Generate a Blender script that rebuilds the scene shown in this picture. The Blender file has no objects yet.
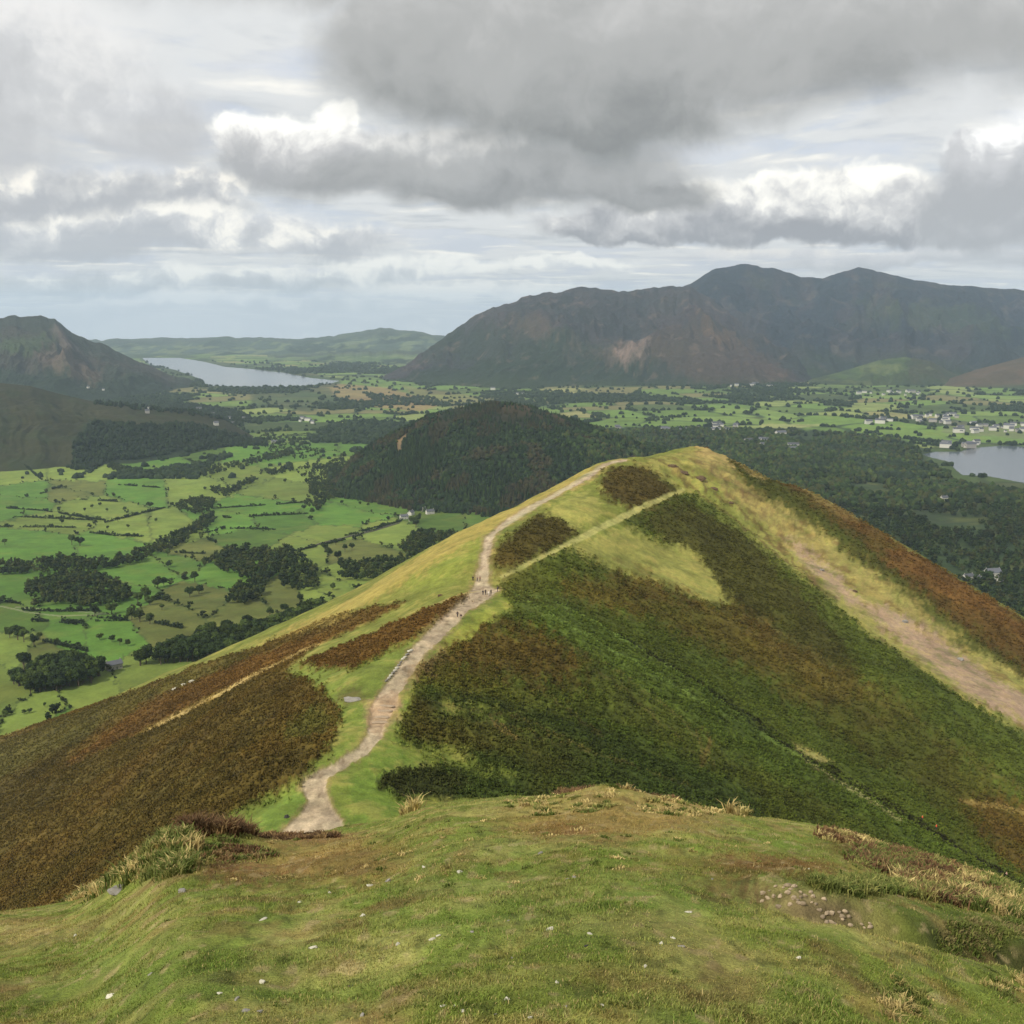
import bpy, bmesh, math, random
import numpy as np
from mathutils import Vector, Matrix, Euler

R = math.radians
scene = bpy.context.scene
COL = scene.collection
rng = np.random.default_rng(7)
random.seed(7)

# ------------------------------------------------------------------ camera
F = 1064.0
PITCH = R(10.3)
CP, SP = math.cos(PITCH), math.sin(PITCH)
cam_d = bpy.data.cameras.new('camera'); cam = bpy.data.objects.new('camera', cam_d)
COL.objects.link(cam)
cam.location = (0, 0, 0); cam.rotation_euler = (R(90) - PITCH, 0, 0)
cam_d.sensor_width = 36; cam_d.lens = 36 * F / 1024
cam_d.clip_start = 0.1; cam_d.clip_end = 60000
scene.camera = cam

# ------------------------------------------------------------------ light
SUN_EL, SUN_AZ = R(42), R(222)          # compass bearing of the sun, +Y is north
sun_d = bpy.data.lights.new('sun', 'SUN'); sun = bpy.data.objects.new('sun', sun_d)
COL.objects.link(sun)
sun_d.energy = 3.9; sun_d.angle = R(2.0); sun_d.color = (1.0, 0.93, 0.82)
sdir = Vector((math.sin(SUN_AZ) * math.cos(SUN_EL), math.cos(SUN_AZ) * math.cos(SUN_EL), math.sin(SUN_EL)))
sun.rotation_euler = (-sdir).to_track_quat('-Z', 'Y').to_euler()

scene.view_settings.view_transform = 'Standard'
scene.view_settings.look = 'None'
scene.view_settings.gamma = 1
scene.view_settings.exposure = 0.1
HAZE = 4.2e-5
scene.render.engine = 'CYCLES'
scene.cycles.max_bounces = 5
scene.cycles.volume_bounces = 1
scene.cycles.caustics_reflective = False
scene.cycles.caustics_refractive = False


def ray(px, py):
    """direction of a picture point as (x/y, z/y)"""
    px = np.asarray(px, float); py = np.asarray(py, float)
    xc = (px - 512) / F; yc = (512 - py) / F
    Y = CP + yc * SP
    return xc / Y, (-SP + yc * CP) / Y


class NT:
    """small node helper"""
    def __init__(s, tree): s.t = tree; s.n = tree.nodes; s.l = tree.links
    def add(s, typ, **kw):
        n = s.n.new(typ)
        for k, v in kw.items(): setattr(n, k, v)
        return n
    def put(s, sock, v):
        if isinstance(v, bpy.types.NodeSocket): s.l.new(v, sock)
        elif v is not None: sock.default_value = v
    def math(s, op, a, b=None, c=None, clamp=False):
        n = s.add('ShaderNodeMath', operation=op); n.use_clamp = clamp
        s.put(n.inputs[0], a); s.put(n.inputs[1], b); s.put(n.inputs[2], c)
        return n.outputs[0]
    def vmath(s, op, a, b=None, out=0):
        n = s.add('ShaderNodeVectorMath', operation=op)
        s.put(n.inputs[0], a); s.put(n.inputs[1], b)
        return n.outputs[out]
    def noise(s, vec, scale, detail=3, rough=.5, dist=0.0, out='Fac'):
        n = s.add('ShaderNodeTexNoise')
        if vec is not None: s.l.new(vec, n.inputs['Vector'])
        n.inputs['Scale'].default_value = scale; n.inputs['Detail'].default_value = detail
        n.inputs['Roughness'].default_value = rough; n.inputs['Distortion'].default_value = dist
        return n.outputs[out]
    def rng(s, v, a, b, c=0., d=1., smooth=True):
        n = s.add('ShaderNodeMapRange'); n.interpolation_type = 'SMOOTHSTEP' if smooth else 'LINEAR'
        s.put(n.inputs[0], v); n.inputs[1].default_value = a; n.inputs[2].default_value = b
        n.inputs[3].default_value = c; n.inputs[4].default_value = d
        return n.outputs[0]
    def mix(s, f, a, b, blend='MIX'):
        n = s.add('ShaderNodeMix', data_type='RGBA', blend_type=blend)
        s.put(n.inputs[0], f); s.put(n.inputs[6], a); s.put(n.inputs[7], b)
        return n.outputs[2]


def lin(c, g=1.0):
    return tuple((((v / 255 + .055) / 1.055) ** 2.4 if v > 10 else v / 255 / 12.92) * g for v in c)
def lin4(c, g=1.0): return lin(c, g) + (1,)

# ------------------------------------------------------------------ sky: Nishita under procedural cloud
world = bpy.data.worlds.new('World'); scene.world = world; world.use_nodes = True
wt = world.node_tree; wt.nodes.clear()
def azel(px, py):
    a, s = ray(px, py)
    return math.atan2(a, 1.0), math.atan2(s, math.hypot(a, 1.0))
k = NT(wt)
tc = k.add('ShaderNodeTexCoord')
D = k.vmath('NORMALIZE', tc.outputs['Generated'])
sep = k.add('ShaderNodeSeparateXYZ'); k.l.new(D, sep.inputs[0])
az = k.math('ARCTAN2', sep.outputs[0], sep.outputs[1])
el = k.math('ARCSINE', sep.outputs[2])
cmb = k.add('ShaderNodeCombineXYZ'); k.l.new(az, cmb.inputs[0]); k.l.new(el, cmb.inputs[1])
Q = cmb.outputs[0]
WS = 0.10
SKYG = 1.13
def C_(c): return tuple(v * SKYG / WS for v in lin(c)) + (1,)
def warp(v, sc, det, ax, ay, rough=.55):
    w = k.noise(v, sc, det, rough, out='Color')
    w = k.vmath('SUBTRACT', w, (.5, .5, .5)); w = k.vmath('MULTIPLY', w, (ax, ay, 0))
    return k.vmath('ADD', v, w)
Qs = k.vmath('MULTIPLY', Q, (1, 1.9, 1))
Wsoft = warp(warp(Q, 4.5, 3, .17, .085), 17, 5, .05, .034, .6)
Wpuff = warp(warp(warp(Q, 7, 2, .06, .035), 22, 3, .032, .026), 60, 4, .014, .012, .62)
nS = k.noise(Qs, 8, 8, .58, .3)                                   # soft mottling
nP0 = k.noise(Wpuff, 26, 5, .55)                                  # puffs
nP1 = k.noise(k.vmath('ADD', Wpuff, (-.006, .011, 0)), 26, 5, .55)
PUFF = k.math('SUBTRACT', nP0, nP1)
nL0 = k.noise(Wsoft, 9, 6, .55); nL1 = k.noise(k.vmath('ADD', Wsoft, (-.014, .026, 0)), 9, 6, .55)
LUMP = k.math('SUBTRACT', nL0, nL1)
# the open sky: Nishita seen through thin high veil
sky = k.add('ShaderNodeTexSky'); sky.sky_type = 'NISHITA'; sky.sun_disc = False
sky.sun_elevation = SUN_EL; sky.sun_rotation = SUN_AZ
sky.air_density = 1.2; sky.dust_density = 2.5
cur = k.mix(.80, sky.outputs[0], C_((204, 209, 220)))
veil = k.rng(nS, .38, .68, 0, .75)
cur = k.mix(veil, cur, C_((216, 217, 219)))
# bands of low cloud flattened by distance, real perspective of a flat layer
zc_ = k.math('ADD', k.math('MAXIMUM', sep.outputs[2], 0.0), .045)
pl = k.add('ShaderNodeCombineXYZ'); k.l.new(k.math('DIVIDE', sep.outputs[0], zc_), pl.inputs[0]); k.l.new(k.math('DIVIDE', sep.outputs[1], zc_), pl.inputs[1])
nb0 = k.noise(pl.outputs[0], .95, 8, .56, .3)
nb1 = k.noise(k.vmath('ADD', pl.outputs[0], (.05, -.22, 0)), .95, 8, .56, .3)
bcov = k.rng(nb0, .40, .52, 0, 1)
blit = k.math('MULTIPLY_ADD', k.math('SUBTRACT', nb0, nb1), 2.6, .5)
blit = k.math('SUBTRACT', blit, k.rng(nb0, .5, .75, 0, .35), clamp=True)
bcol = k.mix(k.rng(blit, .0, .5, 0, 1), C_((180, 184, 188)), C_((214, 215, 214)))
bcol = k.mix(k.rng(blit, .55, .95, 0, .95), bcol, C_((248, 244, 234)))
cur = k.mix(k.math('MULTIPLY', bcov, .9), cur, bcol)
def cloud(cur, ells, soft_top, base, top, white, vy, kind, lump=1.0, op=1.0, wthr=(.45, 1.0)):
    """ells: centre and half size of lobes in degrees-of-view units; vy: (base row, top row)"""
    W = Wpuff if kind == 'puff' else Wsoft
    m = None
    for (bx, by, rx, ry) in ells:
        a, e = azel(bx, by)
        d = k.vmath('SUBTRACT', W, (a, e, 0)); d = k.vmath('MULTIPLY', d, (F / rx, F / ry, 0))
        v = k.math('SUBTRACT', 1.0, k.vmath('LENGTH', d, out=1))
        m = v if m is None else k.math('MAXIMUM', m, v)
    cov = k.rng(m, 0, soft_top, 0, op)
    sp_ = k.add('ShaderNodeSeparateXYZ'); k.l.new(W, sp_.inputs[0])
    e0, e1 = azel(512, vy[0])[1], azel(512, vy[1])[1]
    v = k.rng(sp_.outputs[1], e0, e1, 0, 1, smooth=False)
    li = k.math('ADD', v, k.math('MULTIPLY', LUMP, 2.6 * lump))
    li = k.math('ADD', li, k.math('MULTIPLY', PUFF, (1.9 if kind == 'puff' else .7) * lump))
    li = k.math('ADD', li, k.math('MULTIPLY_ADD', nS, .9 * lump, -.45 * lump))
    c = k.mix(k.rng(li, .0, .75, 0, 1), C_(base), C_(top))
    c = k.mix(k.rng(li, wthr[0], wthr[1], 0, 1), c, C_(white))
    return k.mix(cov, cur, c)
# mid-height pale grey cloud on the left
cur = cloud(cur, [(30, 70, 150, 100), (150, 112, 110, 48), (-80, 120, 200, 140)], .6, (182, 182, 183), (202, 202, 202), (228, 226, 223), (170, 20), 'soft', .8, .9)
cur = cloud(cur, [(90, 192, 150, 26), (20, 200, 130, 28), (160, 196, 110, 20), (200, 180, 60, 16)], .5, (172, 173, 176), (206, 205, 203), (250, 244, 232), (212, 168), 'puff', .9, .95, (.45, .95))
cur = cloud(cur, [(200, 228, 170, 28), (80, 238, 150, 24), (330, 238, 100, 22), (60, 222, 40, 16)], .5, (176, 178, 182), (208, 208, 208), (250, 246, 236), (258, 200), 'puff', .9, .9, (.45, .95))
cur = cloud(cur, [(300, 278, 180, 15), (420, 266, 120, 12), (560, 262, 90, 10), (120, 282, 160, 14)], .5, (178, 182, 186), (208, 211, 213), (244, 243, 236), (292, 262), 'puff', .9, .85, (.45, .95))
cur = cloud(cur, [(250, 304, 220, 12), (460, 288, 150, 10), (60, 312, 140, 11), (340, 322, 160, 7)], .6, (182, 186, 190), (216, 217, 217), (244, 242, 236), (314, 294), 'puff', .9, .8, (.45, 1.0))
cur = cloud(cur, [(900, 262, 190, 13), (760, 252, 130, 9), (1060, 260, 120, 16)], .6, (182, 184, 187), (210, 210, 211), (236, 232, 224), (276, 244), 'soft', .7, .9, (.5, 1.1))
# bright bank behind the mountains
cur = cloud(cur, [(780, 214, 230, 34), (840, 194, 100, 32), (780, 198, 90, 24), (900, 200, 60, 22), (650, 222, 130, 20), (720, 206, 80, 22)], .26, (152, 153, 157), (208, 207, 206), (255, 252, 243), (246, 176), 'puff', .6, 1.0, (.48, .95))
cur = cloud(cur, [(1020, 196, 100, 50), (985, 160, 44, 26), (1050, 150, 70, 34), (960, 218, 50, 28), (1150, 170, 160, 90)], .34, (168, 169, 171), (198, 198, 199), (252, 251, 248), (214, 132), 'puff', .6, 1.0, (.62, 1.05))
# cumulus with a white crown left of centre
cur = cloud(cur, [(430, 162, 130, 34), (330, 164, 120, 30)], .4, (158, 158, 159), (186, 186, 185), (222, 220, 216), (190, 130), 'puff', .8, 1.0, (.6, 1.1))
cur = cloud(cur, [(290, 150, 84, 34), (332, 126, 26, 24), (236, 134, 30, 26), (276, 136, 50, 24)], .34, (168, 168, 169), (212, 210, 208), (255, 253, 246), (184, 122), 'puff', .6, 1.0, (.42, .9))
# grey mass overhead
cur = cloud(cur, [(460, 180, 200, 32), (560, 172, 170, 38), (640, 184, 90, 24)], .6, (140, 140, 140), (166, 166, 165), (206, 204, 201), (214, 120), 'soft', .8, 1.0, (.7, 1.3))
cur = cloud(cur, [(430, 50, 140, 90), (560, 60, 260, 100), (760, 36, 240, 95), (930, 0, 200, 80), (620, 112, 170, 46), (1150, -50, 260, 130), (250, -60, 320, 70)], .5, (128, 129, 128), (166, 166, 164), (194, 193, 191), (165, 20), 'soft', .5, 1.0, (.72, 1.4))
# unseen cloud for the rest of the dome
up = k.rng(el, .27, .42, 0, 1)
far_c = k.mix(k.rng(nS, .35, .65, 0, 1), C_((150, 151, 152)), C_((225, 224, 222)))
cur = k.mix(up, cur, far_c)
hz = k.rng(el, -.005, .032, .75, 0)
skyc = k.mix(hz, cur, C_((204, 209, 213)))
bg = k.add('ShaderNodeBackground'); k.l.new(skyc, bg.inputs[0]); bg.inputs[1].default_value = WS
wo = k.add('ShaderNodeOutputWorld'); k.l.new(bg.outputs[0], wo.inputs[0])
world.cycles.sampling_method = 'MANUAL'; world.cycles.sample_map_resolution = 512

# ------------------------------------------------------------------ noise in numpy
def _hash(ix, iy, seed):
    h = (ix.astype(np.int64) * 374761393 + iy.astype(np.int64) * 668265263 + seed * 1274126177) & 0xffffffff
    h = ((h ^ (h >> 13)) * 1274126177) & 0xffffffff
    return ((h ^ (h >> 16)) & 0xffffff) / float(0xffffff)
def vn(x, y, seed=0):
    ix = np.floor(x); iy = np.floor(y); fx = x - ix; fy = y - iy
    fx = fx * fx * fx * (fx * (fx * 6 - 15) + 10); fy = fy * fy * fy * (fy * (fy * 6 - 15) + 10)
    a = _hash(ix, iy, seed); b = _hash(ix + 1, iy, seed); c = _hash(ix, iy + 1, seed); d = _hash(ix + 1, iy + 1, seed)
    return (a + (b - a) * fx) * (1 - fy) + (c + (d - c) * fx) * fy
def fbm(x, y, o=4, seed=0, gain=.5):
    """-1..1"""
    s = 0; a = 1; t = 0
    for i in range(o):
        s = s + a * (vn(x * 2 ** i + 17.3 * i, y * 2 ** i - 9.1 * i, seed + i) * 2 - 1); t += a; a *= gain
    return s / t * 1.5
def ridged(x, y, o=4, seed=0):
    s = 0; a = 1; t = 0
    for i in range(o):
        s = s + a * (1 - np.abs(vn(x * 2 ** i + 5.3 * i, y * 2 ** i + 3.7 * i, seed + i) * 2 - 1)); t += a; a *= .5
    return s / t * 2 - 1
def sst(v, a, b):
    t = np.clip((v - a) / (b - a), 0, 1); return t * t * (3 - 2 * t)

# ------------------------------------------------------------------ terrain heights (metres, eye level = 0, lakes = -375)
LAKE = -375.0
def floor_z(x, y):
    left = 1 - sst(x, -100, 500)
    h = 6 + left * 80 * (1 - sst(y, 500, 2500)) + (1 - left) * 14
    h = h + (1 - sst(y, 2500, 4500)) * (3.5 * fbm(x / 260, y / 260, 3, 5)) + sst(y, 900, 1500) * (1 - sst(y, 2200, 3200)) * sst(x, 150, 600) * 14 * fbm(x / 420, y / 420, 3, 8)
    h = h - sst(y, 2600, 5500) * 3
    h = h * (1 - .8 * sst(y, 2050, 2600) * sst(x, 650, 950) * (1 - sst(y, 3300, 3800)))
    return LAKE + np.maximum(h, 2.2)

CTRL = [(310, 838, 152), (325, 800, 165), (332, 770, 178), (372, 735, 196), (388, 700, 218), (408, 670, 238), (434, 640, 264), (458, 614, 290),
        (481, 592, 322), (484, 560, 360), (497, 530, 398), (535, 505, 440), (590, 478, 495), (615, 462, 530), (640, 458, 545), (668, 456, 565), (700, 447, 600),
        # east spur silhouette
        (740, 464, 592), (768, 480, 585), (800, 488, 575), (850, 516, 553), (900, 545, 530), (950, 576, 506), (1024, 622, 470),
        # east face
        (505, 592, 330), (620, 655, 300), (760, 750, 276), (870, 810, 263), (1000, 880, 252), (1000, 700, 374), (900, 690, 350), (850, 640, 400), (760, 600, 412),
        (700, 540, 455), (640, 540, 430), (600, 580, 372), (760, 530, 510), (680, 490, 520), (560, 560, 375), (930, 640, 430), (700, 640, 350), (850, 740, 315),
        (600, 790, 200), (750, 800, 238), (700, 700, 286), (500, 700, 243), (560, 740, 224), (450, 790, 180), (640, 740, 245), (480, 640, 275), (560, 650, 283), (430, 740, 203),
        # west flank
        (0, 900, 229), (0, 800, 369), (0, 737, 600), (100, 702, 520), (200, 662, 432), (200, 760, 235), (100, 840, 225), (250, 700, 270), (300, 740, 205), (260, 800, 172),
        (250, 645, 415), (290, 634, 400), (330, 612, 392), (400, 571, 400), (440, 547, 428), (500, 514, 478), (550, 489, 508), (600, 464, 536), (400, 615, 320), (350, 660, 270), (440, 580, 352)]
HID = [(-300, 200, -238), (-300, 400, -245), (-400, 600, -310), (-400, 300, -300), (-200, 600, -225), (-100, 600, -197), (0, 600, -150), (50, 650, -128), (106, 700, -125),
       (180, 700, -150), (250, 620, -175), (320, 520, -205), (-400, 850, -390), (-200, 800, -340), (0, 800, -290), (150, 850, -270), (300, 750, -280), (420, 600, -300),
       (450, 400, -290), (300, 300, -222), (200, 200, -180), (350, 150, -240), (-350, 100, -270), (-150, 100, -165), (0, 100, -70), (-30, 125, -76), (100, 100, -122), (100, 180, -133),
       (0, 40, -60), (-60, 40, -90), (60, 40, -95), (0, 70, -66), (550, 800, -400), (600, 300, -370), (-550, 400, -380), (-550, 800, -400), (0, 950, -380), (300, 950, -390)]
cp = []
for a, b, Y in CTRL:
    f_, s_2 = ray(a, b); cp.append((f_ * Y, Y, s_2 * Y))
cp = np.array(cp + HID, float)
def _U(r2): return r2 * np.log(r2 + 1e-9)
_P = cp[:, :2] / 100
_n = len(_P)
_K = _U(((_P[:, None] - _P[None]) ** 2).sum(-1)) + np.eye(_n) * .004
_A = np.zeros((_n + 3, _n + 3)); _A[:_n, :_n] = _K; _A[:_n, _n] = 1; _A[:_n, _n + 1:] = _P; _A[_n, :_n] = 1; _A[_n + 1:, :_n] = _P.T
_W = np.linalg.solve(_A, np.concatenate([cp[:, 2], [0, 0, 0]]))
def tps(x, y):
    sh = np.shape(x); X = np.ravel(x) / 100; Yv = np.ravel(y) / 100
    out = _W[_n] + _W[_n + 1] * X + _W[_n + 2] * Yv
    for i in range(_n):
        out = out + _W[i] * _U((X - _P[i, 0]) ** 2 + (Yv - _P[i, 1]) ** 2)
    return out.reshape(sh)
def ridge_z(x, y):
    z = tps(x, y)
    fade = sst(y, 130, 220)
    z = z + 1.0 * fbm(x / 34, y / 34, 3, 31) * (.5 + .5 * fade) + .22 * fbm(x / 6, y / 6, 3, 32)
    return z

# foreground dome: silhouette of the near turf edge seen from the eye
EDGE = [(-200, 930), (0, 912), (70, 903), (110, 884), (150, 850), (180, 837), (240, 836), (290, 838), (350, 829), (400, 819), (425, 805), (500, 799), (560, 797), (600, 795), (680, 803), (732, 815), (832, 828), (880, 845), (927, 858), (1012, 888), (1200, 960)]
_ef0, _es0 = ray([e[0] for e in EDGE], [e[1] for e in EDGE])
_ef = np.linspace(-.9, .9, 721); _t = np.interp(_ef, _ef0, _es0)
_kk = np.exp(-np.linspace(-2.2, 2.2, 33) ** 2); _kk /= _kk.sum()
_es = np.convolve(np.pad(_t, 16, mode='edge'), _kk, 'valid')
BD, YE = 1.6 / 18 ** 2, 18.0
def dome_base(x, y):
    f_ = np.clip(x / np.maximum(y, 3.0), -.85, .85)
    ke = -np.interp(f_, _ef, _es)
    a = ke - 2 * BD * YE
    return -1.6 - a * y - BD * y * y
def px2dome(px, py):
    f_, s_2 = ray(px, py)
    ke = -np.interp(f_, _ef, _es); a = ke - 2 * BD * YE; kk = -s_2
    b = a - kk; disc = np.maximum(b * b - 4 * BD * 1.6, 0)
    Y = (-b - np.sqrt(disc)) / (2 * BD)
    return f_ * Y, Y
_tx, _ty = px2dome(np.array([770, 800, 850, 900, 960, 1040]), np.array([908, 914, 928, 942, 954, 968]))
TRENCH = np.stack([_tx, _ty], 1)
def seg_dist(x, y, pts):
    best = np.full(np.shape(x), 1e9)
    for (ax, ay), (bx, by) in zip(pts[:-1], pts[1:]):
        dx, dy = bx - ax, by - ay; L2 = dx * dx + dy * dy + 1e-12
        t = np.clip(((x - ax) * dx + (y - ay) * dy) / L2, 0, 1)
        best = np.minimum(best, np.hypot(x - ax - t * dx, y - ay - t * dy))
    return best
def bump_at(x, y, px, py, rx, ry, h):
    cx, cy = px2dome(px, py)
    return h * np.exp(-(((x - cx) / rx) ** 2 + ((y - cy) / ry) ** 2))
def trench_s(x, y):
    o_ = np.argsort(TRENCH[:, 0]); yt = np.interp(x, TRENCH[o_, 0], TRENCH[o_, 1]) + .12 * fbm(x / .5, x * 0 + 3, 3, 47)
    return (y - yt) * .85
def trench_end(x):
    x0, x1 = TRENCH[:, 0].min(), TRENCH[:, 0].max(); return sst(x, x0 - .5, x0 + .3) * (1 - sst(x, x1 + .5, x1 + 3))
def dome_z(x, y):
    z = dome_base(x, y)
    z = z + .045 * fbm(x / 1.4 + 7, y / 1.4, 4, 41) + .03 * fbm(x / .42, y / .42 + 3, 3, 42) + .012 * fbm(x / .12, y / .12, 2, 43)
    z = z + bump_at(x, y, 605, 803, .7, .9, .22) + bump_at(x, y, 690, 812, .8, 1.0, .12) + bump_at(x, y, 205, 850, .9, 1.2, .16) + bump_at(x, y, 150, 868, .6, .8, .12)
    z = z - bump_at(x, y, 230, 862, .9, .25, .18)
    s_ = trench_s(x, y); ef = trench_end(x)
    z = z + ef * (-.10 * np.exp(-((s_ + .02) / .16) ** 2) + .13 * sst(s_, .02, .34) * (1 - sst(s_, .9, 3.0)) + .04 * np.exp(-((s_ + .4) / .2) ** 2))
    return z

# hills: silhouette line, distance of the crest, distance of the toe
class Hill:
    def __init__(s, name, sil, yc, yt, amp, gs, seed, p=1.0, back=.35, base=LAKE - 4, stripe=1.0, cn=0):
        px = [a for a, b in sil]; py = [b for a, b in sil]
        s.f, s.s = ray(px, py); s.name = name
        s.fy, _ = ray([a for a, b in yc], [400] * len(yc)); s.yc = [b for a, b in yc]
        s.ft, _ = ray([a for a, b in yt], [400] * len(yt)); s.yt = [b for a, b in yt]
        s.amp, s.gs, s.seed, s.p, s.back, s.base, s.stripe, s.cn = amp, gs, seed, p, back, base, stripe, cn
    def at(s, f_, t):
        """height and y for azimuth and slope parameter"""
        yc = np.interp(f_, s.fy, s.yc); yt = np.interp(f_, s.ft, s.yt)
        zc = np.interp(f_, s.f, s.s) * yc
        if s.cn: zc = zc + s.cn * fbm(f_ * 95, f_ * 0 + s.seed, 4, s.seed)
        y = yt + (yc - yt) * t
        tt = np.clip(t, 0, 1)
        z = s.base + (zc - s.base) * tt ** s.p
        z = np.where(t < 0, s.base + t * 200, z)
        z = np.where(t > 1, zc - (y - yc) * s.back - 0.0, z)
        x = f_ * y
        hgt = np.clip((zc - s.base) / 150, 0, 1)
        env = 4 * np.clip(tt, 0, 1) * (1 - np.clip(tt, 0, 1)) * hgt
        wx = f_ * yc / s.gs + .35 * fbm(x / s.gs / 1.5, y / s.gs / 1.5, 2, s.seed + 9)
        n = ridged(wx, tt * s.stripe, 4, s.seed) + .35 * fbm(x / s.gs * 3, y / s.gs * 3, 4, s.seed + 3)
        n2 = ridged(wx * 3.1 + 4, tt * s.stripe * 2.2 + wx, 3, s.seed + 5)
        z = z + s.amp * (n + .30 * n2) * env
        out = (f_ < s.f[0]) | (f_ > s.f[-1])
        z = np.where(out, s.base - 50, z)
        return y, z
    def z(s, x, y):
        f_ = x / y
        yc = np.interp(f_, s.fy, s.yc); yt = np.interp(f_, s.ft, s.yt)
        return s.at(f_, (y - yt) / (yc - yt))[1]

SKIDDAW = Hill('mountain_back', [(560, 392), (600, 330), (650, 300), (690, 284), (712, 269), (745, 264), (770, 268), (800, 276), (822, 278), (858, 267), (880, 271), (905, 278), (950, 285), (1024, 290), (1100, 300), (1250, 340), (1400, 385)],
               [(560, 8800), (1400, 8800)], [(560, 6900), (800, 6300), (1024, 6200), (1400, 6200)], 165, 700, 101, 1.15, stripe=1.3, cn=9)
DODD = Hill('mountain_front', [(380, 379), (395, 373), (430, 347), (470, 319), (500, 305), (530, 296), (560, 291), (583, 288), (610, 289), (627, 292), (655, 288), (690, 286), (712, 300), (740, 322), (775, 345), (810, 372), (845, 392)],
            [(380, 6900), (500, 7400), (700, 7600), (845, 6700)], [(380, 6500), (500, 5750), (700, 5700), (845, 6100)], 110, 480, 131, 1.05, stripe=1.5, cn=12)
FOOT = Hill('foothill', [(770, 392), (800, 382), (840, 372), (880, 360), (905, 357), (930, 361), (955, 374), (990, 392)], [(770, 6300), (990, 6300)], [(770, 5750), (990, 5750)], 26, 220, 151, .9)
FOOT2 = Hill('brown_foothill', [(895, 395), (930, 385), (975, 370), (1024, 357), (1100, 345), (1250, 390)], [(895, 6000), (1250, 6000)], [(895, 5700), (1024, 5500), (1250, 5500)], 15, 260, 161, .9)
FAR = Hill('far_hills', [(-150, 350), (-60, 343), (20, 341), (90, 340), (150, 338), (230, 337), (300, 339), (335, 335), (352, 332), (380, 328), (410, 330), (450, 337), (520, 345), (600, 360)], [(60, 14500), (600, 14500)], [(60, 11500), (600, 10500)], 50, 900, 171, .9, cn=16)
FAR2 = Hill('far_low_hills', [(180, 362), (260, 356), (330, 352), (400, 350), (470, 352), (560, 365)], [(180, 11500), (560, 10500)], [(180, 10500), (290, 9200), (560, 7600)], 30, 700, 181, .8, cn=16)
BARF = Hill('left_fell', [(-260, 300), (-150, 306), (-60, 312), (0, 317), (22, 316), (40, 315), (55, 320), (72, 334), (100, 343), (130, 358), (165, 373), (195, 381), (215, 386)], [(-260, 5600), (215, 6500)], [(-260, 4300), (0, 4450), (120, 4900), (215, 6000)], 60, 340, 191, 1.0, cn=9)
BARROW = Hill('dark_left_hill', [(-260, 330), (-120, 360), (0, 383), (30, 386), (60, 394), (95, 402), (140, 407), (190, 411), (225, 420), (262, 441)], [(-260, 3300), (262, 3400)], [(-260, 2350), (0, 2560), (130, 2700), (262, 3150)], 26, 200, 201, .9)
SWIN = Hill('wooded_hill', [(328, 485), (352, 460), (378, 442), (402, 430), (428, 416), (457, 408), (490, 403), (520, 404), (545, 411), (590, 427), (640, 446), (690, 460), (730, 470)],
            [(318, 2420), (490, 2500), (730, 2450)], [(318, 2280), (400, 2050), (500, 1930), (600, 1900), (730, 2100)], 8, 140, 211, .8)
HILLS = [SKIDDAW, DODD, FOOT, FOOT2, FAR, FAR2, BARF, BARROW, SWIN]
def valley_z(x, y):
    z = floor_z(x, y)
    for h in HILLS: z = np.maximum(z, h.z(x, y))
    return z

# lookup grids for casting rays on the ground
class Caster:
    def __init__(s, fn, y0, y1, nf, ny):
        s.f = np.linspace(-.72, .72, nf); s.y = np.exp(np.linspace(math.log(y0), math.log(y1), ny))
        FF, YY = np.meshgrid(s.f, s.y, indexing='ij'); s.z = fn(FF * YY, YY)
        s.k = s.z / s.y[None]
    def hit(s, px, py):
        f_, s_2 = ray(px, py); f_ = np.atleast_1d(f_); s_2 = np.atleast_1d(s_2)
        i = np.clip(np.round((f_ - s.f[0]) / (s.f[1] - s.f[0])).astype(int), 0, len(s.f) - 1)
        K = s.k[i]; over = K >= s_2[:, None]
        j = np.where(over.any(1), over.argmax(1), K.argmax(1))
        y = s.y[j]
        jm = np.maximum(j - 1, 0); ii = np.arange(len(j))
        k0 = K[ii, jm]; k1 = K[ii, j]
        t = np.where(over.any(1) & (k1 > k0), (s_2 - k0) / np.where(k1 > k0, k1 - k0, 1), 1.); t = np.clip(t, 0, 1)
        y = s.y[jm] + (s.y[j] - s.y[jm]) * t
        return np.stack([f_ * y, y], 1)
RC = Caster(ridge_z, 110, 760, 900, 900)
VC = Caster(valley_z, 500, 15500, 700, 1300)

# ------------------------------------------------------------------ painting masks on the ground
def in_poly(x, y, poly):
    m = np.zeros(x.shape, bool)
    x0, y0 = poly.min(0); x1, y1 = poly.max(0)
    bb = (x >= x0) & (x <= x1) & (y >= y0) & (y <= y1)
    if not bb.any(): return m
    X = x[bb]; Y = y[bb]; c = np.zeros(X.shape, bool)
    n = len(poly)
    for i in range(n):
        ax, ay = poly[i]; bx, by = poly[i - 1]
        if ay == by: continue
        hit = ((ay > Y) != (by > Y)) & (X < (bx - ax) * (Y - ay) / (by - ay) + ax)
        c ^= hit
    m[bb] = c
    return m
def densify(pts, step=14):
    out = []
    n = len(pts)
    for i in range(n):
        a = pts[i]; b = pts[(i + 1) % n]; m = max(1, int(math.hypot(b[0] - a[0], b[1] - a[1]) / step))
        for j in range(m): out.append((a[0] + (b[0] - a[0]) * j / m, a[1] + (b[1] - a[1]) * j / m))
    return out
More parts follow.
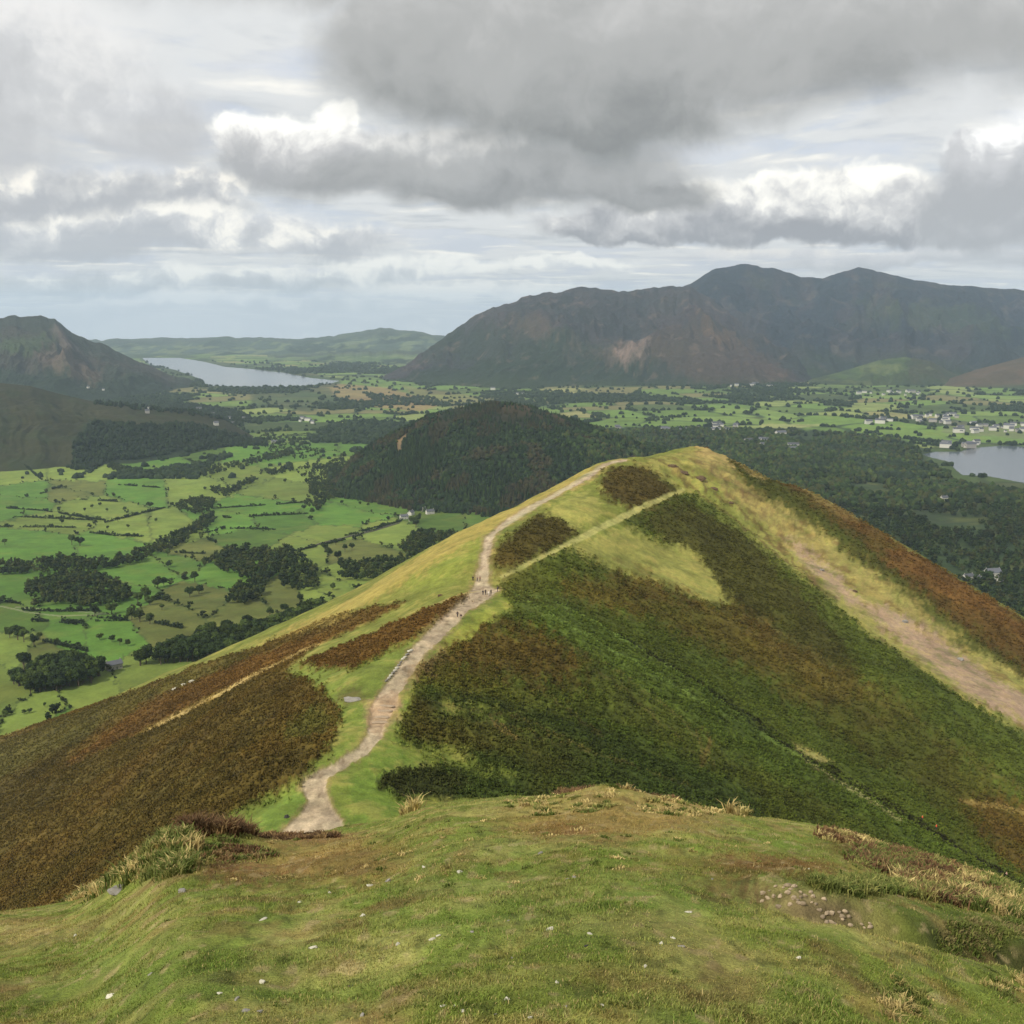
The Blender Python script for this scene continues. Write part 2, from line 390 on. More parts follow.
class Painter:
    """vertex colours of a ground mesh; shapes given as outlines on the ground (azimuth, log distance)"""
    def __init__(s, x, y, hit, base, wf=.004, wy=.012):
        s.x, s.y = x, y; s.hit = hit
        s.f = x / y; s.ly = np.log(y)
        s.c = np.empty(x.shape + (3,)); s.c[:] = lin(base)
        s.w = []
        for i in range(3):
            q = 1.5 + i
            a = fbm(s.f * 90 * q, s.ly * 28 * q, 4, 51 + i); b = fbm(s.f * 90 * q, s.ly * 28 * q, 4, 71 + i)
            s.w.append((a * wf, b * wy))
    def mask(s, poly, warp=1.0):
        p = s.hit(*np.array(densify(poly)).T); pl = np.stack([p[:, 0] / p[:, 1], np.log(p[:, 1])], 1)
        m = 0
        for a, b in s.w: m = m + in_poly(s.f + a * warp, s.ly + b * warp, pl)
        return m / 3.0
    def line(s, pts, w, warp=1.0):
        pp = np.array(densify(list(pts) + [pts[-1]])[:]); p = s.hit(*pp.T)
        if len(p) > 1: p = np.concatenate([p[:1], p[1:]])
        xx = s.x + s.w[0][0] * warp * s.y; yy = s.y + s.w[0][1] * .3 * warp * s.y
        x0, y0 = p.min(0) - w * 3; x1, y1 = p.max(0) + w * 3
        bb = (xx > x0) & (xx < x1) & (yy > y0) & (yy < y1)
        m = np.zeros(s.x.shape)
        m[bb] = 1 - sst(seg_dist(xx[bb], yy[bb], p), w * .6, w * 1.3)
        return m
    def mixc(s, m, c):
        c = np.asarray(lin(c)); s.c += (c - s.c) * m[..., None]
    def poly(s, poly, c, op=1.0, warp=1.0): m = s.mask(poly, warp) * op; s.mixc(m, c); return m
    def stroke(s, pts, w, c, op=1.0, warp=1.0): m = s.line(pts, w, warp) * op; s.mixc(m, c); return m

# ------------------------------------------------------------------ mesh building
def tag(o, label=None, cat=None, group=None, kind=None):
    if label: o['label'] = label
    if cat: o['category'] = cat
    if group: o['group'] = group
    if kind: o['kind'] = kind
    return o
def link(o, parent=None):
    COL.objects.link(o)
    if parent is not None: o.parent = parent
    return o
def mesh_np(name, v, faces, mat, colors=None, smooth=True, obname=None, extra=None):
    me = bpy.data.meshes.new(name)
    v = np.ascontiguousarray(v, np.float32); faces = np.ascontiguousarray(faces, np.int32)
    nf, k_ = faces.shape
    me.vertices.add(len(v)); me.vertices.foreach_set('co', v.ravel())
    me.loops.add(nf * k_); me.loops.foreach_set('vertex_index', faces.ravel())
    me.polygons.add(nf); me.polygons.foreach_set('loop_start', np.arange(0, nf * k_, k_, dtype=np.int32))
    me.polygons.foreach_set('use_smooth', np.full(nf, smooth, bool))
    if colors is not None:
        at = me.color_attributes.new('Col', 'FLOAT_COLOR', 'POINT')
        cc = np.ones((len(v), 4), np.float32); cc[:, :3] = colors
        at.data.foreach_set('color', cc.ravel())
    if extra is not None:
        for nm, arr in extra.items():
            at = me.attributes.new(nm, 'FLOAT', 'POINT'); at.data.foreach_set('value', np.ascontiguousarray(arr, np.float32).ravel())
    me.update(calc_edges=True)
    if mat: me.materials.append(mat)
    return me
def grid_faces(a, b):
    i = np.arange(a - 1)[:, None] * b + np.arange(b - 1)[None]
    i = i.ravel()
    return np.stack([i, i + b, i + b + 1, i + 1], 1)
def ground_obj(name, X, Y, Z, colors, mat, extra=None):
    v = np.stack([X.ravel(), Y.ravel(), Z.ravel()], 1)
    fc = grid_faces(*X.shape)
    me = mesh_np(name, v, fc[:, ::1], mat, colors.reshape(-1, 3), True, extra=extra)
    return link(bpy.data.objects.new(name, me))

def ground_mat(name, scales, amt=.35, bump=.3, bscale=1.0, bdist=.1, rough=.95, spec=.15):
    m = bpy.data.materials.new(name); m.use_nodes = True; m.node_tree.nodes.clear(); t = NT(m.node_tree)
    tc_ = t.add('ShaderNodeTexCoord'); v = tc_.outputs['Object']
    at = t.add('ShaderNodeAttribute'); at.attribute_name = 'Col'
    c = at.outputs['Color']
    for i, sc in enumerate(scales):
        n = t.noise(v, sc, 5, .62)
        f_ = t.rng(n, .25, .75, 1 - amt, 1 + amt, smooth=False)
        n_ = t.add('ShaderNodeVectorMath', operation='SCALE'); t.l.new(c, n_.inputs[0]); t.l.new(f_, n_.inputs['Scale']); c = n_.outputs[0]
    hue = t.noise(v, scales[0] * 1.7, 4, .6, out='Color')
    tint = t.vmath('MULTIPLY_ADD', hue, (.20, .12, .10)); tint.node.inputs[2].default_value = (.90, .94, .95)
    c = t.vmath('MULTIPLY', c, tint)
    b = t.add('ShaderNodeBsdfPrincipled'); t.l.new(c, b.inputs['Base Color'])
    b.inputs['Roughness'].default_value = rough; b.inputs['Specular IOR Level'].default_value = spec
    if bump:
        nb = t.noise(v, bscale, 6, .65)
        bp = t.add('ShaderNodeBump'); bp.inputs['Strength'].default_value = bump; bp.inputs['Distance'].default_value = bdist
        t.l.new(nb, bp.inputs['Height']); t.l.new(bp.outputs[0], b.inputs['Normal'])
    o = t.add('ShaderNodeOutputMaterial'); t.l.new(b.outputs[0], o.inputs[0])
    return m
def plain_mat(name, c, rough=.8, var=.15, vs=3.0, spec=.3, obj_random=0.0, attr=False, transl=0.0):
    m = bpy.data.materials.new(name); m.use_nodes = True; m.node_tree.nodes.clear(); t = NT(m.node_tree)
    if attr:
        at = t.add('ShaderNodeAttribute'); at.attribute_name = 'Col'; col = at.outputs['Color']
    else: col = t.add('ShaderNodeRGB').outputs[0]; col.default_value = lin4(c)
    if var:
        tc_ = t.add('ShaderNodeTexCoord')
        n = t.noise(tc_.outputs['Object'], vs, 4, .6)
        f_ = t.rng(n, .25, .75, 1 - var, 1 + var, smooth=False)
        n_ = t.add('ShaderNodeVectorMath', operation='SCALE'); t.l.new(col, n_.inputs[0]); t.l.new(f_, n_.inputs['Scale']); col = n_.outputs[0]
    if obj_random:
        oi = t.add('ShaderNodeObjectInfo')
        f_ = t.rng(oi.outputs['Random'], 0, 1, 1 - obj_random, 1 + obj_random, smooth=False)
        n_ = t.add('ShaderNodeVectorMath', operation='SCALE'); t.l.new(col, n_.inputs[0]); t.l.new(f_, n_.inputs['Scale']); col = n_.outputs[0]
    b = t.add('ShaderNodeBsdfPrincipled'); t.l.new(col, b.inputs['Base Color'])
    b.inputs['Roughness'].default_value = rough; b.inputs['Specular IOR Level'].default_value = spec
    sh = b.outputs[0]
    if transl:
        tr = t.add('ShaderNodeBsdfTranslucent'); t.l.new(col, tr.inputs[0])
        mx = t.add('ShaderNodeMixShader'); mx.inputs[0].default_value = transl
        t.l.new(sh, mx.inputs[1]); t.l.new(tr.outputs[0], mx.inputs[2]); sh = mx.outputs[0]
    o = t.add('ShaderNodeOutputMaterial'); t.l.new(sh, o.inputs[0])
    return m

# ================================================================== FOREGROUND TURF
M_TURF = ground_mat('turf', (.9, 9.0, 60.0), .30, .9, 45, .03)
fs = np.arange(-.86, .861, .0021); ys = np.exp(np.arange(math.log(1.2), math.log(82), .0052))
FF, YY = np.meshgrid(fs, ys); XX = FF * YY
XX = np.where(np.abs(XX) > 0, XX, XX)
ZZ = dome_z(XX, YY)
def hit_dome(px, py):
    x, y = px2dome(np.asarray(px, float), np.asarray(py, float)); return np.stack([x, y], 1)
p = Painter(XX, YY, hit_dome, (118, 130, 57), .012, .05)
n1 = fbm(XX / 1.1, YY / 1.1, 4, 61); n2 = fbm(XX / .35, YY / .35, 4, 62); n3 = fbm(XX / 3.5, YY / 3.5, 3, 63)
p.mixc(sst(n1 + .6 * n2, -.1, .7) * .65, (164, 154, 92)); p.mixc(sst(fbm(XX / .9 + 31, YY / .3, 4, 64), .1, .7) * .4, (166, 152, 94))
p.mixc(sst(n3 + .4 * n1, .1, .8) * .55, (104, 130, 52))
p.mixc(sst(n2 - .3 * n1, .35, .9) * .5, (135, 110, 66))
TAN, BRN, STRAW = (150, 128, 74), (122, 86, 54), (176, 154, 100)
def patch(cx, cy, rx, ry, c, op=.8):
    a = np.linspace(0, 2 * math.pi, 18, endpoint=False)
    p.poly([(cx + rx * math.cos(t), cy + ry * math.sin(t)) for t in a], c, op * .5, 1.6)
    p.poly([(cx + .65 * rx * math.cos(t), cy + .65 * ry * math.sin(t)) for t in a], c, op * .8, 2.0)
patch(330, 862, 95, 26, TAN, .8); patch(350, 868, 70, 18, BRN, .55)
patch(610, 822, 120, 20, TAN, .9); patch(560, 835, 60, 14, BRN, .5); patch(690, 812, 60, 10, STRAW, .6)
patch(765, 880, 85, 17, BRN, 1.25); patch(775, 882, 55, 9, (112, 74, 48), 1.2); patch(905, 908, 34, 10, BRN, 1.2)
patch(655, 872, 40, 8, TAN, .8); patch(550, 876, 46, 7, BRN, .5); patch(250, 875, 70, 8, BRN, .8); patch(215, 868, 30, 7, (96, 62, 44), 1)
patch(200, 838, 60, 9, (110, 84, 58), .9); patch(150, 862, 60, 20, (140, 128, 80), .8); patch(290, 840, 90, 6, (150, 118, 80), .9)
patch(600, 790, 60, 9, (140, 112, 66), .9); patch(905, 870, 70, 24, (128, 104, 64), .75); patch(870, 850, 60, 14, (105, 74, 48), .6)
patch(960, 895, 60, 20, (150, 134, 80), .7); patch(30, 930, 60, 14, STRAW, .5); patch(560, 900, 300, 60, (100, 128, 52), .35); patch(250, 980, 260, 40, (100, 128, 54), .3)
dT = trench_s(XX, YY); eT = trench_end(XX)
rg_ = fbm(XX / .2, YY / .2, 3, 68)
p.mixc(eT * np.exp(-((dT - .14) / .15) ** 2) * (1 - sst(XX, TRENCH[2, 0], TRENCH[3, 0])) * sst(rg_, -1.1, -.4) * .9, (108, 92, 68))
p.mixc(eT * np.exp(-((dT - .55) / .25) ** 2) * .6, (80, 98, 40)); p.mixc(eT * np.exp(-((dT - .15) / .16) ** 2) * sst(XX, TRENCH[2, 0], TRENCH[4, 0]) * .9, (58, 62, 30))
SPK = fbm(XX / .10, YY / .13, 2, 66); p.mixc(sst(SPK, .55, .95) * .55, (168, 150, 108)); p.mixc(sst(-SPK, .55, .95) * .5, (66, 74, 34)); p.mixc(sst(fbm(XX / .45, YY / .45 + 9, 4, 67), .35, .8) * .5, (118, 96, 62))
FG_COL = p.c.copy()
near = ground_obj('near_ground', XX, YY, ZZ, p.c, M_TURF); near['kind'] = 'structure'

def sample_grid(arr, x, y, f0, df, ly0, dly):
    i = np.clip(((x / y) - f0) / df, 0, arr.shape[1] - 1).astype(int); j = np.clip((np.log(y) - ly0) / dly, 0, arr.shape[0] - 1).astype(int)
    return arr[j, i]

# turf blades
M_BLADE = plain_mat('grass_blade', (0, 0, 0), .75, 0, 1, .2, attr=True, transl=.25)
def blades(n, f0, f1, y0, y1, hlo, hhi, wd, lean=.5, colf=None, jit=.22, mask=None):
    f_ = rng.uniform(f0, f1, n); y = np.exp(rng.uniform(math.log(y0), math.log(y1), n)); x = f_ * y
    if mask is not None:
        k_ = mask(x, y); x, y = x[k_], y[k_]; n = len(x)
    # clumped
    keep = (rng.random(n) < np.clip(.55 + .6 * fbm(x / .25, y / .25, 3, 88), .1, 1)) & ((np.abs(trench_s(x, y) - .14) > .26 * rng.random(n)) | (trench_end(x) < .3)); x, y = x[keep], y[keep]; n = len(x)
    z = dome_z(x, y) - .004
    sc = (1 + np.clip((y - 6) / 16, 0, 1.2))
    h = rng.uniform(hlo, hhi, n) * (1 + .5 * fbm(x / .5, y / .5, 2, 91)) * (.7 + .3 * sc); a = rng.uniform(0, 2 * math.pi, n); w_ = wd * sc * rng.uniform(.7, 1.4, n)
    la = rng.uniform(0, 2 * math.pi, n); ll = h * rng.uniform(.15, lean * 1.6, n)
    c = sample_grid(FG_COL, x, y, fs[0], .0021, math.log(1.2), .0052) if colf is None else np.tile(np.array(lin(colf)), (n, 1))
    c = c * rng.uniform(1 - jit, 1 + jit * 1.3, (n, 1)) * np.array([1, 1.0, 1]) * rng.uniform(.92, 1.08, (n, 3))
    straw = rng.random(n) < .06; c[straw] = np.array(lin((186, 168, 112))) * rng.uniform(.7, 1.1, (straw.sum(), 1))
    v = np.empty((n, 5, 3)); dx, dy = np.cos(a) * w_ / 2, np.sin(a) * w_ / 2
    v[:, 0] = np.stack([x - dx, y - dy, z], 1); v[:, 1] = np.stack([x + dx, y + dy, z], 1)
    mx, my = x + np.cos(la) * ll * .35, y + np.sin(la) * ll * .35
    v[:, 2] = np.stack([mx + dx * .8, my + dy * .8, z + h * .6], 1); v[:, 3] = np.stack([mx - dx * .8, my - dy * .8, z + h * .6], 1)
    v[:, 4] = np.stack([x + np.cos(la) * ll, y + np.sin(la) * ll, z + h * .95], 1)
    b = np.arange(n)[:, None] * 5
    fc = np.concatenate([b + [0, 1, 2], b + [0, 2, 3], b + [3, 2, 4]])
    return v.reshape(-1, 3), fc, np.repeat(c, 5, 0)
def merge(parts):
    V, T, C = [], [], []; o = 0
    for v, f_, c in parts: V.append(v); T.append(f_ + o); C.append(c); o += len(v)
    return np.concatenate(V), np.concatenate(T), np.concatenate(C)
def px_area(px, py, rx, ry):
    cx, cy = px2dome(px, py)
    ax, ay = px2dome(px, py - ry); ry_m = max(abs(ay - cy), .3); rx_m = rx / F * cy
    return lambda x, y: (((x - cx) / rx_m) ** 2 + ((y - cy) / ry_m) ** 2) < rng.random(len(x)) * 1.3
QN = 1.0
PB = [blades(int(950000 * QN), -.60, .60, 2.6, 24, .008, .022, .0040, jit=.42),
      blades(int(24000 * QN), -.60, .60, 2.6, 24, .02, .045, .004, .7)]
def tussocks(px, py, rx, ry, n, h, spread, cols, per=55):
    """grass tussocks: each a fan of blades leaning out of one root"""
    a = rng.uniform(0, 6.283, n); r_ = np.sqrt(rng.random(n)); cx, cy = px2dome(px + rx * r_ * np.cos(a), py + ry * r_ * np.sin(a))
    cy = cy + rng.uniform(-.6, .25, n) * (cy > 16); cx = cx * 1.0
    X = np.repeat(cx, per) + rng.normal(0, spread * .35, n * per); Y = np.repeat(cy, per) + rng.normal(0, spread * .35, n * per)
    H = np.repeat(rng.uniform(.5, 1.15, n) * h, per) * rng.uniform(.45, 1.1, n * per); L = rng.uniform(0, 6.283, n * per); ll = H * rng.uniform(.2, .95, n * per)
    z = dome_z(X, Y) - .01; w_ = .0045 * np.clip(Y / 8, .7, 2.0) * rng.uniform(.7, 1.5, n * per); A = rng.uniform(0, 6.283, n * per); dx, dy = np.cos(A) * w_, np.sin(A) * w_
    base = np.array([lin(c_) for c_ in cols])[np.repeat(rng.integers(0, len(cols), n), per)] * rng.uniform(.65, 1.45, (n * per, 1))
    m = n * per; v = np.empty((m, 5, 3)); mx, my = X + np.cos(L) * ll * .4, Y + np.sin(L) * ll * .4
    v[:, 0] = np.stack([X - dx, Y - dy, z], 1); v[:, 1] = np.stack([X + dx, Y + dy, z], 1); v[:, 2] = np.stack([mx + dx, my + dy, z + H * .7], 1); v[:, 3] = np.stack([mx - dx, my - dy, z + H * .7], 1)
    v[:, 4] = np.stack([X + np.cos(L) * ll, Y + np.sin(L) * ll, z + H * .88], 1)
    bb_ = np.arange(m)[:, None] * 5
    return v.reshape(-1, 3), np.concatenate([bb_ + [0, 1, 2], bb_ + [0, 2, 3], bb_ + [3, 2, 4]]), np.repeat(base, 5, 0)
BRNT, STRW, OLV = [(96, 72, 50), (112, 86, 58), (84, 66, 44), (128, 106, 70)], [(168, 150, 98), (186, 168, 112), (150, 138, 84)], [(100, 108, 54), (84, 96, 42), (128, 128, 70)]
PB += [tussocks(210, 842, 42, 9, 260, .26, .12, BRNT), tussocks(150, 862, 50, 20, 260, .17, .14, OLV + STRW + OLV), tussocks(105, 888, 26, 10, 90, .2, .14, STRW + OLV), tussocks(225, 856, 50, 9, 110, .07, .12, OLV + BRNT),
       tussocks(590, 794, 34, 7, 240, .14, .12, BRNT), tussocks(640, 798, 40, 7, 160, .10, .12, STRW + BRNT + BRNT), tussocks(560, 806, 60, 9, 120, .06, .10, STRW + OLV), tussocks(690, 812, 50, 8, 120, .06, .1, STRW + OLV),
       tussocks(736, 816, 9, 3, 7, .24, .10, STRW, 34), tussocks(410, 812, 7, 4, 7, .28, .10, STRW, 34), tussocks(295, 838, 50, 4, 120, .10, .1, BRNT),
       tussocks(850, 836, 30, 8, 120, .11, .12, STRW + BRNT), tussocks(900, 862, 50, 18, 420, .12, .12, BRNT + OLV), tussocks(955, 892, 56, 24, 460, .12, .12, OLV + STRW + BRNT), tussocks(1000, 905, 40, 24, 220, .15, .14, OLV + STRW),
       tussocks(880, 905, 70, 8, 260, .09, .1, OLV), tussocks(985, 944, 44, 8, 110, .06, .10, [(84, 96, 42), (104, 110, 54), (120, 112, 70)]), tussocks(900, 1000, 26, 22, 26, .06, .06, STRW + OLV), tussocks(1005, 990, 20, 24, 24, .06, .06, OLV + STRW),
       tussocks(512, 930, 520, 90, 160, .028, .05, OLV, 24), tussocks(400, 850, 380, 34, 160, .04, .07, OLV + STRW, 30)]
v, f_, c = merge(PB)
grass = link(bpy.data.objects.new('grass', mesh_np('grass', v, f_, M_BLADE, c, False)))
tag(grass, 'short green turf with tan tufts covering the summit slope in front', 'grass', kind='stuff')

# ================================================================== MID RIDGE
M_RIDGE = ground_mat('ridge_ground', (.07, .5, 2.2), .2, .6, 1.3, .5)
fr = np.arange(-.68, .681, .0014); yr = np.exp(np.arange(math.log(34), math.log(800), .0032))
FF, YY = np.meshgrid(fr, yr); XX = FF * YY
ZZ = ridge_z(XX, YY)
p = Painter(XX, YY, RC.hit, (113, 118, 52), .0065, .018)
nA = fbm(XX / 22, YY / 22, 5, 81); nB = fbm(XX / 6, YY / 6, 5, 82); nC = fbm(XX / 60, YY / 60, 3, 83); nD = fbm(XX / 1.6, YY / 1.6, 4, 84)
p.mixc(sst(nA, 0, .8) * .55, (136, 128, 66)); p.mixc(sst(-nA + .4 * nB, .1, .9) * .5, (104, 118, 48))

BR = np.zeros(XX.shape)           # bracken cover
def brk(poly, c, op=1., warp=1.):
    global BR
    m = p.poly(poly, c, op, warp); BR = np.maximum(BR, m); return m
# west flank
brk([(-200, 800), (-20, 745), (100, 703), (200, 665), (260, 646), (330, 618), (405, 602), (380, 615), (318, 645), (285, 672), (320, 690), (340, 715), (332, 745), (300, 782), (230, 815), (180, 845), (125, 885), (70, 915), (-20, 935), (-200, 960)], (92, 74, 30))
brk([(-20, 760), (120, 712), (220, 690), (290, 672), (320, 690), (338, 720), (300, 782), (180, 845), (-20, 935)], (78, 67, 27), .7, 2)
p.poly([(-20, 750), (100, 706), (190, 672), (260, 650), (220, 676), (120, 722), (-20, 790)], (84, 82, 36), .6, 2)
p.poly([(150, 700), (300, 640), (400, 604), (330, 640), (180, 715), (60, 770)], (106, 72, 32), .7, 1.5)
p.poly([(282, 730), (320, 705), (338, 722), (320, 740), (285, 746)], (78, 92, 38), .8, 1.5)
brk([(297, 664), (360, 640), (420, 612), (474, 592), (462, 608), (405, 645), (352, 672), (312, 670)], (98, 70, 29))
brk([(300, 640), (370, 612), (410, 600), (380, 618), (330, 640)], (98, 74, 32))
p.stroke([(318, 646), (270, 668), (190, 712), (140, 734)], 2.6, (150, 128, 68), .6, .5); p.stroke([(316, 647), (270, 669), (225, 692), (190, 712), (150, 731)], 1.7, (190, 166, 106), .85, .12)
p.stroke([(140, 734), (60, 772)], .9, (140, 110, 60), .4, .5)
p.poly([(600, 460), (520, 498), (440, 543), (395, 570), (350, 600), (310, 618), (255, 645), (330, 628), (395, 588), (450, 556), (530, 512), (606, 470)], (172, 150, 82), .6, 1.6)
# turf round the path
p.poly([(150, 860), (232, 816), (300, 782), (336, 745), (342, 712), (320, 690), (286, 672), (312, 669), (352, 672), (440, 625), (500, 598), (524, 606), (470, 650), (425, 690), (400, 730), (440, 760), (382, 784), (400, 812), (440, 812), (350, 845), (280, 850)], (110, 124, 52), .9, 1.2)
p.poly([(200, 840), (300, 790), (330, 800), (340, 835), (280, 850)], (98, 122, 50), .6, 1.5); p.poly([(350, 780), (400, 740), (430, 790), (400, 812), (350, 830)], (98, 122, 46), .7, 1.5)
p.poly([(430, 590), (480, 560), (490, 530), (440, 560), (400, 590)], (124, 132, 56), .8, 2)
p.poly([(440, 640), (505, 598), (515, 606), (470, 640), (440, 665)], (146, 150, 62), .7, 1)
# Skelgill face
FACE = [(500, 583), (520, 573), (545, 560), (572, 546), (590, 558), (613, 569), (660, 583), (707, 602), (731, 605), (710, 570), (686, 549), (650, 541), (628, 528), (620, 519), (640, 508), (684, 491), (742, 511), (782, 548), (832, 602), (868, 634), (900, 655), (940, 684), (990, 715), (1050, 752), (1200, 850), (1250, 1100),
        (700, 830), (560, 812), (470, 800), (400, 790), (440, 768), (396, 740), (412, 700), (418, 668), (452, 648), (512, 612), (504, 596)]
brk(FACE, (80, 92, 31))
p.poly([(640, 515), (690, 500), (760, 545), (840, 640), (870, 700), (800, 690), (720, 600)], (66, 60, 23), .75, 2)
p.poly([(570, 575), (640, 590), (730, 606), (800, 650), (900, 720), (800, 700), (650, 620), (560, 600)], (100, 72, 30), .55, 2.5)
p.poly([(760, 640), (900, 700), (1050, 830), (1050, 900), (900, 780), (780, 700)], (84, 76, 28), .6, 2.5)
p.poly([(960, 800), (1060, 800), (1060, 900), (1000, 860)], (104, 70, 32), .6, 2)
p.poly([(440, 652), (490, 628), (530, 628), (575, 650), (590, 682), (540, 686), (470, 676)], (96, 66, 30), .65, 3); p.poly([(400, 720), (430, 700), (520, 700), (640, 735), (760, 800), (600, 810), (440, 800)], (56, 74, 25), .7, 2)
brk([(400, 735), (420, 690), (500, 700), (600, 735), (760, 800), (760, 830), (600, 812), (440, 800), (460, 770)], (50, 66, 24), .85, 1.5)
p.poly([(560, 640), (700, 700), (860, 810), (1010, 900), (900, 860), (760, 790), (620, 720)], (66, 72, 27), .6, 2)
p.poly([(505, 590), (560, 606), (620, 640), (700, 688), (800, 758), (900, 822), (1020, 890), (1010, 905), (930, 868), (820, 803), (740, 762), (640, 690), (560, 640), (515, 605)], (78, 98, 34), .7, 2.2)
p.poly([(500, 600), (560, 612), (680, 690), (600, 655)], (92, 110, 42), .5, 1.8)
# islands of turf in the near bracken
for q_ in [[(396, 752), (440, 742), (476, 762), (470, 775), (430, 762)], [(440, 700), (480, 712), (530, 716), (500, 722), (440, 716)], [(470, 770), (520, 772), (520, 780), (470, 782)]]:
    m = p.poly(q_, (112, 122, 50), .8, 1.2); BR *= (1 - m)
brk([(376, 786), (384, 776), (420, 770), (460, 776), (470, 788), (440, 800), (400, 800)], (50, 58, 24), 1, 1)
brk([(493, 560), (500, 543), (545, 512), (580, 534), (545, 556), (500, 575)], (74, 66, 26), 1, 1.3)
brk([(600, 482), (606, 469), (640, 465), (682, 489), (640, 511), (604, 498)], (78, 66, 27), 1, 1.3)
m = p.poly([(566, 549), (600, 534), (626, 529), (648, 541), (686, 548), (710, 569), (731, 604), (706, 601), (660, 583), (613, 569), (590, 558)], (138, 137, 70), .92, 1.4)
p.poly([(600, 575), (640, 570), (680, 590), (700, 610), (640, 600)], (104, 76, 34), .55, 3)
m = p.poly([(545, 512), (575, 492), (600, 500), (600, 520), (575, 532)], (142, 140, 72), .9, 1); BR *= (1 - m)
m = p.stroke([(502, 577), (545, 556), (590, 531), (640, 507), (684, 489)], .95, (164, 160, 96), .9, .08); BR *= (1 - m)
m = p.stroke([(500, 588), (560, 606), (620, 640), (700, 689), (760, 734), (800, 760)], .9, (112, 134, 62), .75, .08)
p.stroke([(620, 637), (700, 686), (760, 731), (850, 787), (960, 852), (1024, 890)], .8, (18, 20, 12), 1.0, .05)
p.stroke([(800, 761), (850, 791), (900, 824)], .6, (150, 146, 96), .8, .08)
m = p.poly([(790, 742), (812, 752), (835, 765), (815, 762), (795, 750)], (160, 150, 88), .8, .5); BR *= 1 - m
p.stroke([(878, 634), (900, 660), (930, 692), (985, 745)], .45, (40, 44, 20), .7, .3)
p.stroke([(960, 803), (1000, 808), (1040, 818)], 1.0, (150, 128, 72), .8, .3)
p.stroke([(700, 730), (712, 745), (700, 770)], .5, (120, 100, 56), .5, .5); p.stroke([(488, 716), (500, 735), (515, 745)], .5, (130, 112, 66), .5, .5)
for tr_ in [[(20, 800), (140, 760), (260, 720), (330, 700)], [(0, 850), (110, 820), (210, 780), (320, 738)], [(430, 705), (500, 715), (600, 760), (690, 790)], [(560, 640), (640, 690), (690, 730), (712, 770)], [(760, 620), (860, 690), (960, 760), (1040, 800)], [(480, 650), (540, 690), (600, 740)], [(650, 560), (720, 620), (800, 660), (900, 740)]]:
    p.stroke(tr_, .45, (108, 98, 54), .45, 1.0)
# summit grass and scree band
band = [(640, 462), (700, 446), (745, 466), (785, 500), (850, 545), (920, 602), (1040, 688), (1100, 740), (1100, 760), (1024, 732), (960, 694), (900, 652), (868, 632), (830, 600), (800, 577), (760, 545), (722, 505), (684, 486)]
m = p.poly(band, (140, 136, 72), .95, 1); BR *= (1 - m)
p.poly([(690, 452), (740, 470), (800, 520), (900, 600), (1024, 690), (960, 660), (860, 590), (760, 520), (700, 475)], (140, 124, 76), .6, 2); p.mixc(p.mask(band, 1) * sst(fbm(XX / 7, YY / 7, 4, 92), .1, .6) * .6, (96, 74, 44))
p.poly([(700, 458), (730, 475), (770, 510), (810, 550), (780, 530), (735, 490), (695, 465)], (104, 84, 54), .6, 2)
p.poly([(696, 447), (712, 447), (740, 463), (758, 480), (725, 466), (700, 458)], (170, 146, 92), .7, 1)
p.poly([(664, 478), (690, 470), (720, 490), (770, 545), (820, 590), (860, 625), (830, 602), (760, 548), (700, 500)], (128, 134, 62), .7, 1.5)
SC = (160, 136, 112); sn = fbm(XX / 7, YY / 7, 5, 87)
p.poly([(784, 538), (802, 545), (830, 570), (868, 606), (850, 603), (812, 572)], SC, sst(sn, -1.1, -.4) * .92, 1.2)
p.poly([(862, 601), (888, 608), (946, 645), (988, 676), (1040, 704), (1040, 732), (980, 700), (920, 657), (882, 626)], SC, sst(sn, -1.2, -.5) * .95, 1.2)
p.poly([(880, 610), (940, 640), (990, 680), (930, 655)], (150, 128, 104), .6, 2)
p.poly([(784, 545), (800, 560), (870, 610), (960, 680), (1024, 722), (1000, 705), (900, 640), (850, 606)], (158, 134, 106), .4, 1.8)
brk([(728, 460), (752, 470), (770, 480), (800, 487), (860, 520), (940, 568), (1040, 630), (1120, 690), (1120, 760), (1030, 682), (940, 615), (870, 565), (800, 515), (750, 488)], (94, 70, 31), 1, 1)
p.poly([(725, 459), (755, 474), (800, 496), (860, 542), (930, 600), (1040, 682), (960, 645), (870, 568), (800, 520), (750, 490)], (70, 74, 28), .9, 1.2)
p.poly([(738, 461), (760, 472), (772, 481), (762, 482), (745, 471)], (166, 146, 88), .7, 1); p.poly([(795, 486), (830, 502), (860, 520), (850, 521), (815, 502)], (160, 142, 84), .7, .8)
p.stroke([(664, 464), (690, 476), (715, 492), (750, 520), (790, 558), (838, 602)], 1.6, (86, 64, 40), .6, 1.2)
p.poly([(820, 498), (900, 545), (1040, 632), (1040, 645), (900, 570)], (114, 78, 38), .7, 1.5)
